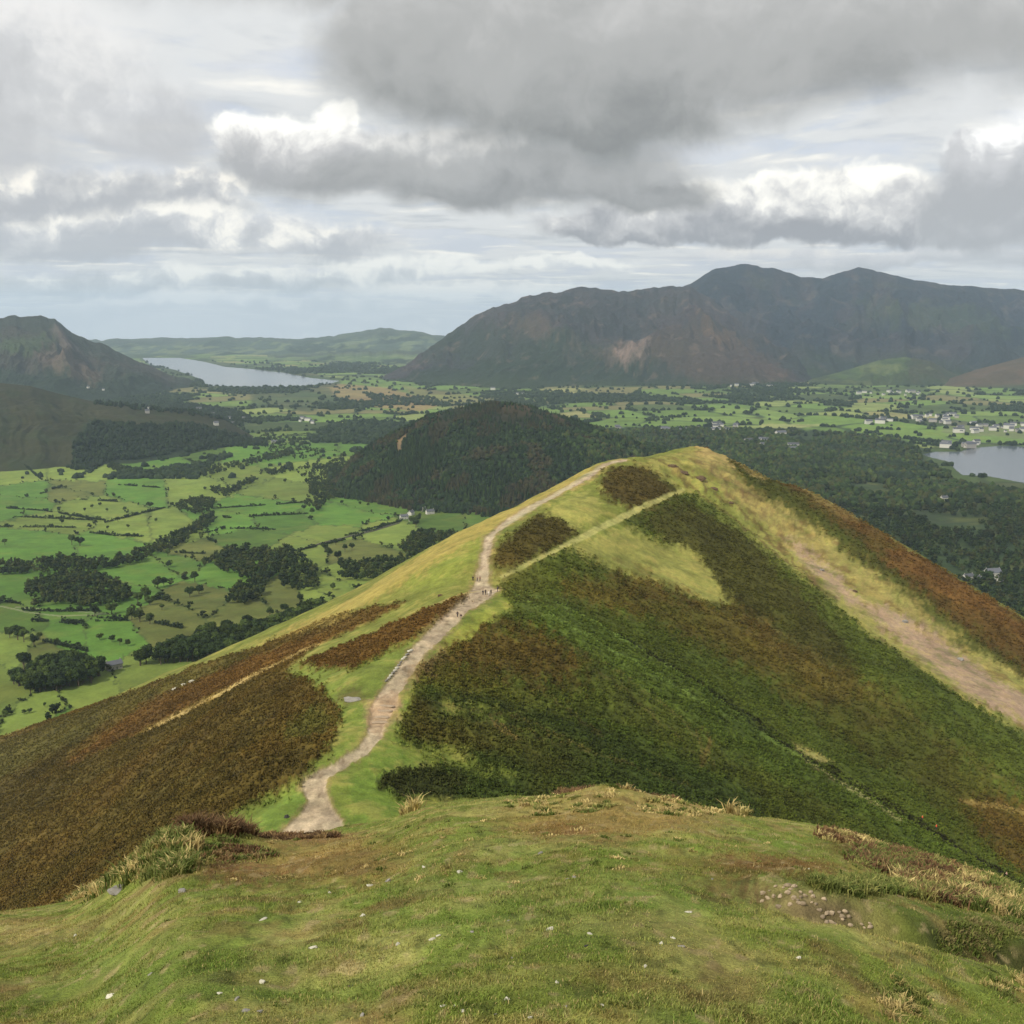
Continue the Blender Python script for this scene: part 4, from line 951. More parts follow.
def lowtree(seed):
    V, T = ico(1, seed, .55, (.46, .46, .48)); V[:, 2] += .48; return V, T, np.random.default_rng(seed).uniform(.75, 1.25, len(V))
CR_LOW = [lowtree(700 + i) for i in range(6)]
def tinytree(seed):
    r = np.random.default_rng(seed); a = np.linspace(0, 6.28, 5, endpoint=False)
    V = np.concatenate([np.stack([np.cos(a) * .5, np.sin(a) * .5, np.full(5, .1)], 1), np.stack([np.cos(a + .6) * .42, np.sin(a + .6) * .42, np.full(5, .62)], 1), [[.05, 0, 1.]]]); V *= r.uniform(.85, 1.15, (11, 1))
    T = [[j, (j + 1) % 5, 5 + j] for j in range(5)] + [[(j + 1) % 5, 5 + (j + 1) % 5, 5 + j] for j in range(5)] + [[5 + j, 5 + (j + 1) % 5, 10] for j in range(5)]
    return V, np.array(T), r.uniform(.8, 1.2, 11)
CR_TINY = [tinytree(720 + i) for i in range(4)]
CONI = [conifer(740 + i) for i in range(5)]

def poly_world(poly): d_ = np.array(densify(poly)); return VC.hit(d_[:, 0], d_[:, 1])
def fill(poly, spacing, jit=1.0):
    w_ = poly_world(poly); x0, y0 = w_.min(0); x1, y1 = w_.max(0); n = int((x1 - x0) * (y1 - y0) / spacing ** 2)
    x = rng.uniform(x0, x1, n); y = rng.uniform(y0, y1, n); m = in_poly(x, y, w_); return np.stack([x[m], y[m]], 1)
def along(pts, spacing, jit):
    d_ = np.array(densify(list(pts) + [pts[-1]], 6)); w_ = VC.hit(d_[:, 0], d_[:, 1])
    sg = np.hypot(*np.diff(w_, axis=0).T); cs = np.r_[0, np.cumsum(sg)]; m = max(2, int(cs[-1] / spacing)); s_ = np.linspace(0, cs[-1], m) + rng.uniform(-.4, .4, m) * spacing
    return np.stack([np.interp(s_, cs, w_[:, 0]), np.interp(s_, cs, w_[:, 1])], 1) + rng.normal(0, jit, (m, 2))
BELTS = [ # outline, spacing, height, description
    ([(10, 690), (18, 672), (60, 664), (98, 668), (107, 680), (60, 691), (30, 695)], 6.5, 15, 'in the rounded copse low on the left above the yellow field'),
    ([(130, 668), (160, 655), (210, 636), (270, 628), (318, 606), (330, 612), (275, 645), (200, 664)], 7, 15, 'in the belt of trees along the top of the brown slope'),
    ([(28, 590), (60, 576), (100, 580), (130, 592), (130, 600), (100, 608), (50, 605), (28, 598)], 8, 15, 'in the dense dark copse left of the rough brown pasture'),
    ([(0, 575), (0, 566), (60, 560), (110, 563), (150, 549), (190, 527), (212, 514), (215, 522), (190, 540), (150, 560), (100, 572)], 8.5, 13, 'in the long tree belt crossing the green fields on the left'),
    ([(212, 560), (230, 551), (290, 553), (310, 566), (320, 588), (300, 592), (250, 582), (215, 570)], 9, 15, 'in the grey green copse in the middle of the valley fields'),
    ([(226, 604), (232, 592), (262, 583), (262, 597), (245, 606)], 7, 14, 'in the round clump on the edge of the rough pasture'),
    ([(335, 580), (340, 566), (400, 562), (460, 552), (450, 564), (420, 577), (380, 582)], 8.5, 15, 'in the dark plantation behind the golden ridge edge'),
    ([(106, 468), (112, 464), (143, 473), (143, 478), (125, 475)], 9, 12, ''), ([(148, 479), (150, 472), (200, 469), (250, 461), (290, 450), (292, 456), (250, 466), (200, 478)], 11, 12, ''),
    ([(259, 476), (262, 471), (293, 468), (293, 474)], 10, 12, ''), ([(210, 492), (215, 488), (230, 489), (258, 476), (258, 480), (225, 498)], 9, 12, ''),
    ([(305, 482), (318, 478), (340, 492), (345, 498), (330, 500), (318, 512), (306, 505), (310, 490)], 10, 13, ''), ([(345, 500), (330, 488), (320, 470), (345, 455), (350, 480)], 12, 13, ''),
    ([(415, 535), (450, 533), (470, 545), (450, 555), (410, 560), (400, 550)], 9, 14, ''), ([(170, 505), (200, 498), (215, 500), (212, 512), (195, 515), (175, 508)], 9, 12, ''),
    ([(260, 430), (300, 440), (320, 455), (300, 462), (262, 448)], 22, 12, ''), ([(296, 470), (320, 462), (340, 470), (330, 482), (300, 478)], 16, 12, '')]
SHORT = {BELTS[0][3]: 'of the lowest left copse', BELTS[1][3]: 'of the belt behind the slope', BELTS[2][3]: 'of the dense left copse',
         BELTS[3][3]: 'of the long belt across the fields', BELTS[4][3]: 'of the grey green central copse', BELTS[5][3]: 'of the clump by the rough pasture', BELTS[6][3]: 'of the plantation behind the ridge'}
near_list = []; far_list = []
for poly, sp_, hh, ds in BELTS:
    P = fill(poly, sp_)
    for q in P: (near_list if ds else far_list).append((q[0], q[1], hh * rng.uniform(.65, 1.2), ds))
SING = [(72, 545, 17), (80, 546, 15), (62, 524, 9), (85, 512, 9), (100, 506, 8), (92, 508, 8), (125, 512, 11), (150, 508, 13), (136, 560, 14), (142, 562, 12), (158, 588, 15), (164, 586, 12), (195, 582, 14), (190, 597, 13), (199, 594, 11), (107, 512, 8), (110, 606, 12), (80, 606, 8),
        (95, 616, 12), (112, 614, 13), (145, 600, 15), (138, 604, 14), (150, 605, 11), (132, 620, 14), (140, 622, 13), (150, 624, 12), (18, 640, 15), (24, 642, 14), (34, 645, 12), (10, 638, 12), (5, 545, 10), (168, 556, 12), (118, 522, 10), (108, 530, 8), (128, 528, 7), (156, 522, 8), (40, 640, 8), (56, 645, 7),
        (285, 483, 11), (275, 498, 8), (338, 560, 14), (330, 556, 12), (345, 552, 12), (352, 550, 11), (325, 552, 13), (336, 545, 10), (360, 505, 8), (368, 506, 7), (342, 505, 10), (304, 510, 11), (312, 514, 12), (416, 528, 16), (419, 522, 17), (413, 524, 15), (425, 536, 12), (333, 590, 9), (398, 572, 10),
        (162, 610, 7), (205, 490, 8), (186, 478, 8), (10, 715, 4), (30, 713, 4), (24, 714, 3.5), (45, 707, 4), (62, 702, 4), (6, 716, 5), (20, 682, 8), (100, 640, 7), (112, 642, 7), (120, 645, 7), (128, 646, 7), (285, 612, 10), (270, 618, 12), (200, 640, 12), (180, 650, 12), (300, 603, 11)]
for a_, b_, h_ in SING:
    q = VC.hit([a_], [b_])[0]; near_list.append((q[0], q[1], h_, 'S'))
rest = [q for q in near_list if q[3] != 'S']; sng = [q for q in near_list if q[3] == 'S']
rng.shuffle(rest) if False else None
rest.sort(key=lambda q: float(q[1]) / float(q[2]) ** .5)
indiv = sng + rest[:300 - len(sng)]; over = rest[300 - len(sng):]
def where_single(x, y):
    px = 512 + F * x / y * .965; band = 'nearest' if y < 900 else 'nearer' if y < 1150 else 'middle' if y < 1500 else 'farther' if y < 2000 else 'farthest'
    side = 'far left' if px < 90 else 'left' if px < 180 else 'centre left' if px < 280 else 'central' if px < 380 else 'farmhouse side'
    return '%s %s' % (band, side)
gt = {}
ext = {}
for x, y, h, ds in indiv:
    if ds != 'S':
        ext.setdefault(ds, []).append((x / y, y))
srt = {ds: (sorted(a for a, b in v_), v_) for ds, v_ in ext.items()}
def place_in(ds, x, y):
    fs_, v_ = srt[ds]; rk = np.searchsorted(fs_, x / y) / len(fs_)
    side = ['at the left end', 'towards the left', 'in the middle', 'towards the right', 'at the right end'][min(4, int(rk * 5))]
    nb = sorted(b_ for a_, b_ in v_ if abs(a_ - x / y) < .02); rr = nb.index(y) / max(1, len(nb))
    return side, ['front row', 'inner row', 'back row'][min(2, int(rr * 3))]
for i, (x, y, h, ds) in enumerate(indiv):
    z = float(vz(np.array([x]), np.array([y]))[0]); e = bpy.data.objects.new('broadleaf_tree', None); link(e); e.location = (x, y, z)
    a = random.uniform(0, 6.28); e.rotation_euler = (0, 0, a); wd = random.uniform(.85, 1.25); hh = h / .95; e.scale = (hh * wd, hh * wd, hh)
    dark = random.random() < .6 if ds != 'S' else random.random() < .4
    c = bpy.data.objects.new('crown', CR_HI[(i % 6) * 2 + (1 if dark else 0)]); link(c, e)
    t_ = bpy.data.objects.new('trunk', TR_HI[i % 3]); link(t_, e)
    shp = 'narrow' if wd < .97 else 'spreading' if wd > 1.12 else 'round'
    if ds == 'S':
        size = 'low bush' if h < 6 else 'small %s tree' % shp if h < 10 else '%s tree' % shp if h < 13 else 'tall %s tree' % shp
        lb = '%s %s by itself in the %s fields' % ('dark green' if dark else 'mid green', size, where_single(x, y)); gp = 'single trees in the fields: ' + where_single(x, y)
    else:
        sd, rw = place_in(ds, x, y); lb = '%s%s%s tree, %s %s %s' % ('tall ' if h > 15.5 else 'short ' if h < 12.5 else '', shp + ' ', 'dark' if dark else 'green', rw, sd, SHORT[ds]); gp = 'trees ' + ds
    tag(e, lb, 'tree', gp)
bpy.context.view_layer.update()

def tone(n, cols, lo=.8, hi=1.25):
    a = np.array([lin(c) for c in cols])[rng.integers(0, len(cols), n)]; return a * rng.uniform(lo, hi, (n, 1))
LT = [(40, 54, 24), (50, 64, 28), (60, 70, 30), (36, 48, 24), (66, 72, 34)]
# remaining valley trees
P2 = [(q[0], q[1], q[2]) for q in over + far_list]
P2 = np.array(P2, float)
zz = vz(P2[:, 0], P2[:, 1]); P = np.stack([P2[:, 0], P2[:, 1], zz - .4], 1)
ob = scatter_mesh('valley_copses', CR_MID, P, P2[:, 2], P2[:, 2] * rng.uniform(.8, 1.1, len(P2)), tone(len(P2), LT), M_LEAF)
tag(ob, 'dark copses and belts of trees among the green valley fields', 'woodland', kind='stuff')
# conifer and mixed wood on the hill
w_ = poly_world([(318, 484), (345, 456), (372, 438), (400, 426), (425, 413), (455, 408), (490, 406), (520, 407), (545, 414), (590, 430), (640, 448), (700, 462), (720, 475), (640, 490), (560, 505), (500, 516), (460, 512), (420, 500), (370, 488)])
n = 30000; x = rng.uniform(w_[:, 0].min() - 40, w_[:, 0].max() + 60, n); y = rng.uniform(1850, 2560, n); f_ = x / y
zh = SWIN.z(x, y); fl = floor_z(x, y); ytoe = np.interp(f_, SWIN.ft, SWIN.yt)
px_ = 512 + F * f_ * .985
dens_ = fbm(x / 60, y / 60, 4, 801)
clear = (zh > fl + 120) & (fbm(x / 70, y / 70, 3, 802) > .05)
m = ((zh > fl) | ((y > ytoe - 60) & (px_ > 330) & (px_ < 720))) & (rng.random(n) < np.where(clear, .22, .8 + .5 * dens_))
mm = in_poly(x, y, poly_world([(396, 444), (400, 438), (409, 432), (411, 436), (402, 443), (402, 454), (397, 452)])); m &= ~mm
x, y, zh, fl = x[m], y[m], np.maximum(zh, fl)[m], fl[m]
isc = fbm(x / 110, y / 110, 3, 805) + rng.normal(0, .25, len(x)) > -.1
P = np.stack([x, y, zh - .5], 1); red = fbm(x / 55, y / 55, 3, 806) > .25
colr = np.where(red[:, None], tone(len(x), [(54, 48, 30), (46, 44, 27), (56, 54, 30), (46, 52, 28)]), tone(len(x), [(28, 42, 22), (34, 50, 25), (46, 60, 28), (30, 40, 23)]))
hh = np.where(isc, rng.uniform(8, 16, len(x)), rng.uniform(7, 12, len(x))) * np.where(zh > fl + 130, .75, 1)
a1 = scatter_mesh('hill_conifer_wood', CONI, P[isc], hh[isc], hh[isc] * 1.15, colr[isc], M_LEAF); tag(a1, 'dark conifer wood covering the low hill beyond the ridge', 'wood', kind='stuff')
a2_ = scatter_mesh('hill_broadleaf_wood', CR_LOW, P[~isc], hh[~isc], hh[~isc] * .95, colr[~isc], M_LEAF); tag(a2_, 'mixed broadleaf wood and scrub on the low hill beyond the ridge', 'wood', kind='stuff')
# woods at the foot of the dark left hill
Pw = np.concatenate([fill([(70, 470), (72, 446), (90, 424), (140, 426), (190, 424), (230, 434), (262, 442), (268, 446), (225, 447), (150, 458), (110, 462), (90, 470)], 9), fill([(95, 405), (130, 400), (190, 404), (240, 412), (262, 425), (225, 420), (160, 412)], 14)])
z = vz(Pw[:, 0], Pw[:, 1]); h = rng.uniform(9, 15, len(Pw))
tag(scatter_mesh('hillside_wood', CR_LOW, np.stack([Pw[:, 0], Pw[:, 1], z - .5], 1), h, h * .95, tone(len(Pw), [(28, 38, 22), (36, 48, 26), (32, 40, 24)]), M_LEAF), 'dark wood along the foot of the brown hill on the left', 'wood', kind='stuff')
# big wood on the right by the lake
W1 = fill([(560, 436), (640, 430), (700, 430), (780, 431), (850, 434), (900, 442), (918, 449), (922, 462), (944, 472), (962, 484), (1010, 492), (1080, 497), (1400, 520), (1500, 800), (900, 700), (700, 600), (600, 480)], 10.5)
x, y = W1[:, 0], W1[:, 1]
gap = fbm(x / 130, y / 130, 3, 821); k_ = (gap < .55) & (rng.random(len(x)) < np.clip(1.1 - (y - 2600) / 2600, .35, 1)); k_ &= ~((np.hypot(x - 610, y - 1440) < 40))
x, y = x[k_], y[k_]; z = vz(x, y); h = rng.uniform(8, 17, len(x)); tn = fbm(x / 90, y / 90, 3, 822)
cc = tone(len(x), [(40, 55, 25), (48, 64, 28), (60, 72, 32), (34, 46, 23), (58, 62, 30)]) * (1 + .3 * tn)[:, None]
LK2 = np.array(densify(LAKE2, 8)); LK2 = plane_pt(LK2[:, 0], LK2[:, 1], LAKE); ok = ~in_poly(x, y, LK2)
x, y, z, h, cc = x[ok], y[ok], z[ok], h[ok], cc[ok]
nr = y < 2000
tag(scatter_mesh('lakeside_wood', CR_MID, np.stack([x, y, z - .5], 1)[nr], h[nr], h[nr] * .95, cc[nr], M_LEAF), 'broad green wood filling the valley right of the ridge', 'wood', kind='stuff')
tag(scatter_mesh('distant_lakeside_wood', CR_LOW, np.stack([x, y, z - .5], 1)[~nr], h[~nr], h[~nr] * 1.0, cc[~nr], M_LEAF), 'dark wood running back towards the town and the lake', 'wood', kind='stuff')
# far plain: hedgerow trees and small woods
n = 160000; f_ = rng.uniform(-.66, .66, n); y = np.exp(rng.uniform(math.log(2450), math.log(9500), n)); x = f_ * y
X = x + 60 * fbm(x / 300, y / 300, 3, 301); Y2 = y + 90 * fbm(x / 300, y / 300, 3, 302)
gx = np.floor(X / CS); gy = np.floor(Y2 / (CS * 1.3)); best = np.full(X.shape, 1e9); second = best.copy()
for ox in (-1, 0, 1):
    for oy in (-1, 0, 1):
        cx = gx + ox; cy = gy + oy; d = np.hypot(X - (cx + _hash(cx, cy, 11)) * CS, Y2 - (cy + _hash(cx, cy, 12)) * CS * 1.3)
        mm = d < best; second = np.where(mm, best, np.minimum(second, d)); best = np.where(mm, d, best)
eg = (second - best) < 14
wood = fbm(x / 420, y / 700, 4, 311) > .17
on = (eg & (rng.random(n) < .5) & (fbm(x / 90, y / 90, 2, 841) > -.25)) | (wood & (rng.random(n) < .55)) | (rng.random(n) < .012)
fl = floor_z(x, y); on &= (valley_z(x, y) <= fl + 6)
LK1 = np.array(densify(LAKE1, 8)); LK1 = plane_pt(LK1[:, 0], LK1[:, 1], LAKE)
on &= ~in_poly(x, y, LK1) & ~in_poly(x, y, LK2) & ~((f_ > -.14) & (f_ < .12) & (y < 2560)) & ~((f_ < -.16) & (y < 2900) & ~wood & (rng.random(n) < .5))
x, y, fl = x[on], y[on], fl[on]; h = rng.uniform(6, 14, len(x)) * (1 + (y - 2500) / 14000)
tag(scatter_mesh('far_valley_trees', CR_TINY, np.stack([x, y, fl - .5], 1), h, h * rng.uniform(1.0, 1.6, len(x)), tone(len(x), [(36, 48, 28), (44, 56, 32), (30, 42, 26)]), M_LEAF), 'distant hedgerow trees and small woods across the far plain', 'trees', kind='stuff')

# hedges, each along its own field edge
M_HEDGE = plain_mat('hedge_leaves', (0, 0, 0), .85, .1, .3, .12, attr=True)
HEDGES = [([(0, 508), (30, 510), (45, 511)], 'low dark hedge at the far left edge below the brown hollow'), ([(45, 511), (90, 519), (108, 521)], 'long dark hedge between two pale green fields on the left'),
          ([(15, 517), (60, 518), (100, 521)], 'thin hedge dotted with bushes across the yellow green field'), ([(0, 527), (35, 526), (75, 528)], 'straight low hedge under the yellow green field at left'),
          ([(90, 533), (115, 536), (143, 537)], 'short hedge joining the round clump to the long tree belt'), ([(80, 500), (95, 500), (118, 502)], 'small broken hedge above the middle left fields'),
          ([(105, 523), (130, 516), (165, 508)], 'dark hedge climbing from the clump to the tree belt'), ([(212, 509), (240, 507), (275, 505), (308, 502)], 'upper of two dotted hedges in the central fields'),
          ([(205, 518), (232, 518)], 'short bushy hedge right of the long tree belt'), ([(245, 517), (275, 515), (308, 514)], 'lower of two dotted hedges in the central fields'),
          ([(200, 534), (212, 532), (224, 529)], 'curved clipped hedge right of the long tree belt'), ([(230, 529), (250, 528), (275, 530)], 'clipped hedge just above the grey green copse'),
          ([(293, 552), (320, 546), (345, 540)], 'dark hedge leading towards the white farm from the left'), ([(345, 536), (375, 530), (402, 521)], 'dark hedge running up to the white farm buildings'),
          ([(175, 553), (205, 554)], 'straight hedge above the small brown patch'), ([(25, 465), (35, 475), (42, 480)], 'hedge running downhill beside the brown moor edge'),
          ([(185, 459), (200, 464), (210, 469)], 'short hedge between the bright fields under the dark wood'), ([(40, 494), (58, 489), (62, 486)], 'tree lined hedge at the top of the brown hollow'),
          ([(118, 485), (135, 486), (160, 488)], 'dotted hedge below the rectangular plantation'), ([(0, 601), (20, 604)], 'dark hedge at the far left edge below the dark copse'),
          ([(32, 622), (50, 621), (75, 625), (100, 618), (128, 621)], 'long curving hedge around the brightest green field'), ([(38, 604), (50, 600), (62, 594)], 'bushy hedge at the left end of the dark copse'),
          ([(24, 611), (60, 612), (90, 611)], 'low hedge of separate bushes above the bright field'), ([(155, 623), (175, 627), (185, 630)], 'hedge along the lower edge of the rough pasture'),
          ([(45, 642), (65, 646), (88, 652)], 'row of bushes below the brightest green field'), ([(280, 436), (310, 436), (345, 431)], 'dark hedge across the bright field in front of the wooded hill'),
          ([(270, 452), (300, 454), (318, 449)], 'dark hedge beside the pair of white houses')]
for pts, lb in HEDGES:
    q = along(pts, 2.6, .5); keep = fbm(q[:, 0] / 25, q[:, 1] / 25, 2, 851) > -.55; q = q[keep] if keep.sum() > 4 else q
    z = vz(q[:, 0], q[:, 1]); h = rng.uniform(2.4, 4.6, len(q)) * (1 + .8 * (rng.random(len(q)) < .16))
    V = scatter_mesh('hedge', CR_MID[:2], np.stack([q[:, 0], q[:, 1], z - .3], 1), h, h * rng.uniform(1.1, 1.6, len(q)), tone(len(q), [(34, 46, 22), (42, 54, 26)]), M_HEDGE)
    tag(V, lb, 'hedge', 'hedges between the valley fields')

# bushes scattered along the other field edges of the near valley
n = 90000; f_ = rng.uniform(-.56, .1, n); y = np.exp(rng.uniform(math.log(700), math.log(3200), n)); x = f_ * y
wa_ = fbm(f_ * 90 * 2.5, np.log(y) * 28 * 2.5, 4, 52) * .002; wb_ = fbm(f_ * 90 * 2.5, np.log(y) * 28 * 2.5, 4, 72) * .008
qf = f_ + wa_ * 1.4; ql = np.log(y) + wb_ * 1.5; best = np.full(n, 1e9); sec = best.copy()
for i in range(len(SEED)):
    d = (qf - sf[i]) ** 2 + ((ql - sl[i]) * .42) ** 2; mm = d < best; sec = np.where(mm, best, np.minimum(sec, d)); best = np.where(mm, d, best)
on = (np.sqrt(sec) - np.sqrt(best) < .0014) & (rng.random(n) < .75) & (fbm(x / 45, y / 45, 2, 861) > -.2)
x, y = x[on], y[on]; z = vz(x, y); ok = z < floor_z(x, y) + 2; x, y, z = x[ok], y[ok], z[ok]
h = np.where(rng.random(len(x)) < .13, rng.uniform(7, 12, len(x)), rng.uniform(1.8, 4, len(x)))
tag(scatter_mesh('field_edge_bushes', CR_MID, np.stack([x, y, z - .3], 1), h, np.maximum(h, 3) * rng.uniform(.9, 1.5, len(x)), tone(len(x), LT, .75, 1.15), M_LEAF), 'bushes and small trees dotted along the field edges in the valley', 'bushes', kind='stuff')

# ================================================================== BUILDINGS
M_WHITE = plain_mat('white_render', (190, 188, 178), .85, .06, .6)
M_STONE = plain_mat('grey_stone_wall', (150, 146, 138), .9, .2, 1.5)
M_SLATE = plain_mat('slate_roof', (84, 86, 92), .7, .15, 1.5, obj_random=.25)
M_GLASS = plain_mat('window_glass', (40, 46, 54), .2, 0, 1, .5)
M_FRAME = plain_mat('window_frame', (216, 214, 206), .6, 0, 1)
M_DOOR = plain_mat('door_paint', (70, 84, 70), .6, .05, 2)
def bx(bm, x0, x1, y0, y1, z0, z1):
    vs = [bm.verts.new((x, y, z)) for z in (z0, z1) for y in (y0, y1) for x in (x0, x1)]
    for f_ in [(0, 2, 3, 1), (4, 5, 7, 6), (0, 1, 5, 4), (2, 6, 7, 3), (0, 4, 6, 2), (1, 3, 7, 5)]: bm.faces.new([vs[i] for i in f_])
def to_mesh(bm, name, mats):
    bmesh.ops.recalc_face_normals(bm, faces=bm.faces); me = bpy.data.meshes.new(name); bm.to_mesh(me); bm.free()
    for m in mats: me.materials.append(m)
    return me
def wall_bm(L, W, H, RH):
    bm = bmesh.new(); x0, x1, y0, y1 = -L / 2, L / 2, -W / 2, W / 2
    v = [bm.verts.new(p_) for p_ in [(x0, y0, -2), (x1, y0, -2), (x1, y1, -2), (x0, y1, -2), (x0, y0, H), (x1, y0, H), (x1, y1, H), (x0, y1, H), (x0, 0, H + RH), (x1, 0, H + RH)]]
    for f_ in [(0, 1, 5, 4), (2, 3, 7, 6), (1, 2, 6, 9, 5), (3, 0, 4, 8, 7), (3, 2, 1, 0)]: bm.faces.new([v[i] for i in f_])
    return bm
def roof_bm(L, W, H, RH, t_=.3, ov=.5):
    bm = bmesh.new(); x0, x1 = -L / 2 - ov, L / 2 + ov; s_ = RH / (W / 2)
    for sg in (-1, 1):
        ye = sg * (W / 2 + ov); ze = H - s_ * ov + .04; zr = H + RH + .04
        a = [bm.verts.new(p_) for p_ in [(x0, ye, ze), (x1, ye, ze), (x1, 0, zr), (x0, 0, zr), (x0, ye, ze + t_), (x1, ye, ze + t_), (x1, 0, zr + t_), (x0, 0, zr + t_)]]
        for f_ in [(0, 1, 2, 3), (4, 5, 6, 7), (0, 1, 5, 4), (1, 2, 6, 5), (3, 0, 4, 7)]: bm.faces.new([a[i] for i in f_])
    return bm
def house(x, y, rot, L, W, H, RH, label, group, wm=M_WHITE):
    z = float(vz(np.array([x]), np.array([y]))[0]); e = bpy.data.objects.new('house', None); link(e); e.location = (x, y, z + .5); e.rotation_euler = (0, 0, rot)
    tag(e, label, 'house', group)
    link(bpy.data.objects.new('wall', to_mesh(wall_bm(L, W, H, RH), 'wall', [wm])), e)
    rf = link(bpy.data.objects.new('roof', to_mesh(roof_bm(L, W, H, RH), 'roof', [M_SLATE])), e)
    for sx in (-1, 1):
        bm = bmesh.new(); bx(bm, sx * (L / 2 - .7) - .45, sx * (L / 2 - .7) + .45, -.4, .4, H + RH - .6, H + RH + 1.4); link(bpy.data.objects.new('chimney', to_mesh(bm, 'chimney', [M_STONE])), rf)
    nw = max(2, int(L / 3))
    for sg in (-1, 1):
        for st in range(2 if H > 4.4 else 1):
            for i in range(nw):
                cx = -L / 2 + (i + .5) * L / nw; zc = 1.6 + st * 2.5
                if st == 0 and i == nw // 2 and sg == -1:
                    bm = bmesh.new(); bx(bm, cx - .5, cx + .5, sg * W / 2 - .06, sg * W / 2 + .03, 0, 2.1); link(bpy.data.objects.new('door', to_mesh(bm, 'door', [M_DOOR])), e); continue
                bm = bmesh.new(); ys_ = sg * W / 2
                bx(bm, cx - .6, cx + .6, ys_ - .05, ys_ + .05, zc - .65, zc - .55); bx(bm, cx - .6, cx + .6, ys_ - .05, ys_ + .05, zc + .55, zc + .65); bx(bm, cx - .6, cx - .5, ys_ - .05, ys_ + .05, zc - .55, zc + .55); bx(bm, cx + .5, cx + .6, ys_ - .05, ys_ + .05, zc - .55, zc + .55)
                w_ = link(bpy.data.objects.new('window', to_mesh(bm, 'window', [M_FRAME])), e)
                bm = bmesh.new(); bx(bm, cx - .5, cx + .5, ys_ - .03, ys_ + .03, zc - .55, zc + .55); link(bpy.data.objects.new('pane', to_mesh(bm, 'pane', [M_GLASS])), w_)
    return e
def at_px(a_, b_): q = VC.hit([a_], [b_])[0]; return float(q[0]), float(q[1])
NEARH = [(404, 519, .5, 14, 7, 5, 3, 'white farmhouse at the left end of the farm below the wooded hill', M_WHITE), (411, 515, 1.3, 16, 8, 5, 3, 'white farmhouse behind, second from the left in the valley farm', M_WHITE),
         (412, 521, .1, 12, 7, 3.6, 2.5, 'low white outbuilding at the front of the valley farm', M_WHITE), (430, 514, .5, 15, 8, 5.2, 3, 'white house on the right side of the valley farm beyond the dark tree', M_WHITE),
         (424, 511, 1.1, 10, 6, 4, 2.5, 'small grey barn between trees at the back of the valley farm', M_STONE),
         (114, 669, .7, 13, 6.5, 4.4, 2.6, 'pale stone cottage half hidden beside the rounded copse on the left', M_STONE),
         (968, 579, .3, 14, 7, 4, 3, 'cream house at the left of the group below the right-hand slope', M_WHITE), (992, 577, .2, 22, 12, 7, 5, 'largest white house in the trees below the right-hand slope', M_WHITE), (980, 581, 1.4, 11, 7, 4, 2.6, 'low white house between two larger ones in the right-hand wood', M_WHITE),
         (999, 581, .8, 12, 8, 4, 3, 'white house at the right end of the group in the right-hand wood', M_WHITE),
         (944, 500, .3, 14, 8, 5, 3, 'lone white house in the wood below the lake', M_WHITE),
         (274, 443, .3, 16, 8, 5.5, 3, 'left one of two white houses beside the bright field', M_WHITE), (281, 442, .9, 16, 8, 5.5, 3, 'right one of two white houses beside the bright field', M_WHITE)]
for a_, b_, r_, L, W, H, RH, lb, wm in NEARH:
    x, y = at_px(a_, b_); house(x, y, r_, L, W, H, RH, lb, 'houses of the near valley', wm)
# far villages and the town
FARH = []
for a_, b_, n_, nm, sx, sy in [(203, 411, 3, 'in the village under the left-hand fell', 14, 4), (236, 422, 4, 'in the scattered village behind the dark wood', 20, 4), (150, 411, 2, 'among trees at the foot of the left-hand fell', 14, 3), (100, 388, 2, 'on the lower slope of the left-hand fell', 12, 3),
                               (312, 421, 4, 'beside the long pale field in the valley', 14, 3), (505, 392, 4, 'under the left foot of the great mountain', 20, 3), (890, 394, 16, 'in the row of houses below the green foothill', 34, 2), (756, 386, 9, 'in the hamlet at the foot of the mountain', 26, 2),
                               (716, 429, 12, 'in the village left of the lake wood', 22, 3), (757, 444, 5, 'in a clearing behind the ridge peak', 10, 3), (793, 449, 4, 'in a clearing right of the ridge peak', 7, 3), (675, 430, 6, 'in the village behind the wooded hill', 14, 2), (878, 421, 5, 'by the small wood left of the town', 12, 3),
                               (940, 420, 20, 'in the upper part of the lakeside town', 26, 4), (992, 429, 30, 'in the main part of the lakeside town', 34, 5), (958, 446, 8, 'on the shore at the head of the near lake', 24, 2), (618, 428, 3, 'by the fields behind the wooded hill', 6, 2), (790, 434, 5, 'by the pale field behind the ridge peak', 12, 2)]:
    for i in range(n_): FARH.append((a_ + random.uniform(-sx, sx), b_ + random.uniform(-sy, sy), nm))
FM = []
for i, (L, W, H, RH) in enumerate([(14, 9, 7, 4), (22, 10, 8, 4), (12, 9, 6, 4), (30, 14, 9, 4)]):
    for wm in (M_WHITE, M_STONE):
        bm = wall_bm(L, W, H, RH); nf = len(bm.faces); r2 = roof_bm(L, W, H, RH, .4, .6); tmp = bpy.data.meshes.new('t'); r2.to_mesh(tmp); r2.free(); bm.from_mesh(tmp); bm.faces.ensure_lookup_table()
        for f_ in bm.faces[nf:]: f_.material_index = 1
        FM.append(to_mesh(bm, 'house', [wm, M_SLATE])); bpy.data.meshes.remove(tmp)
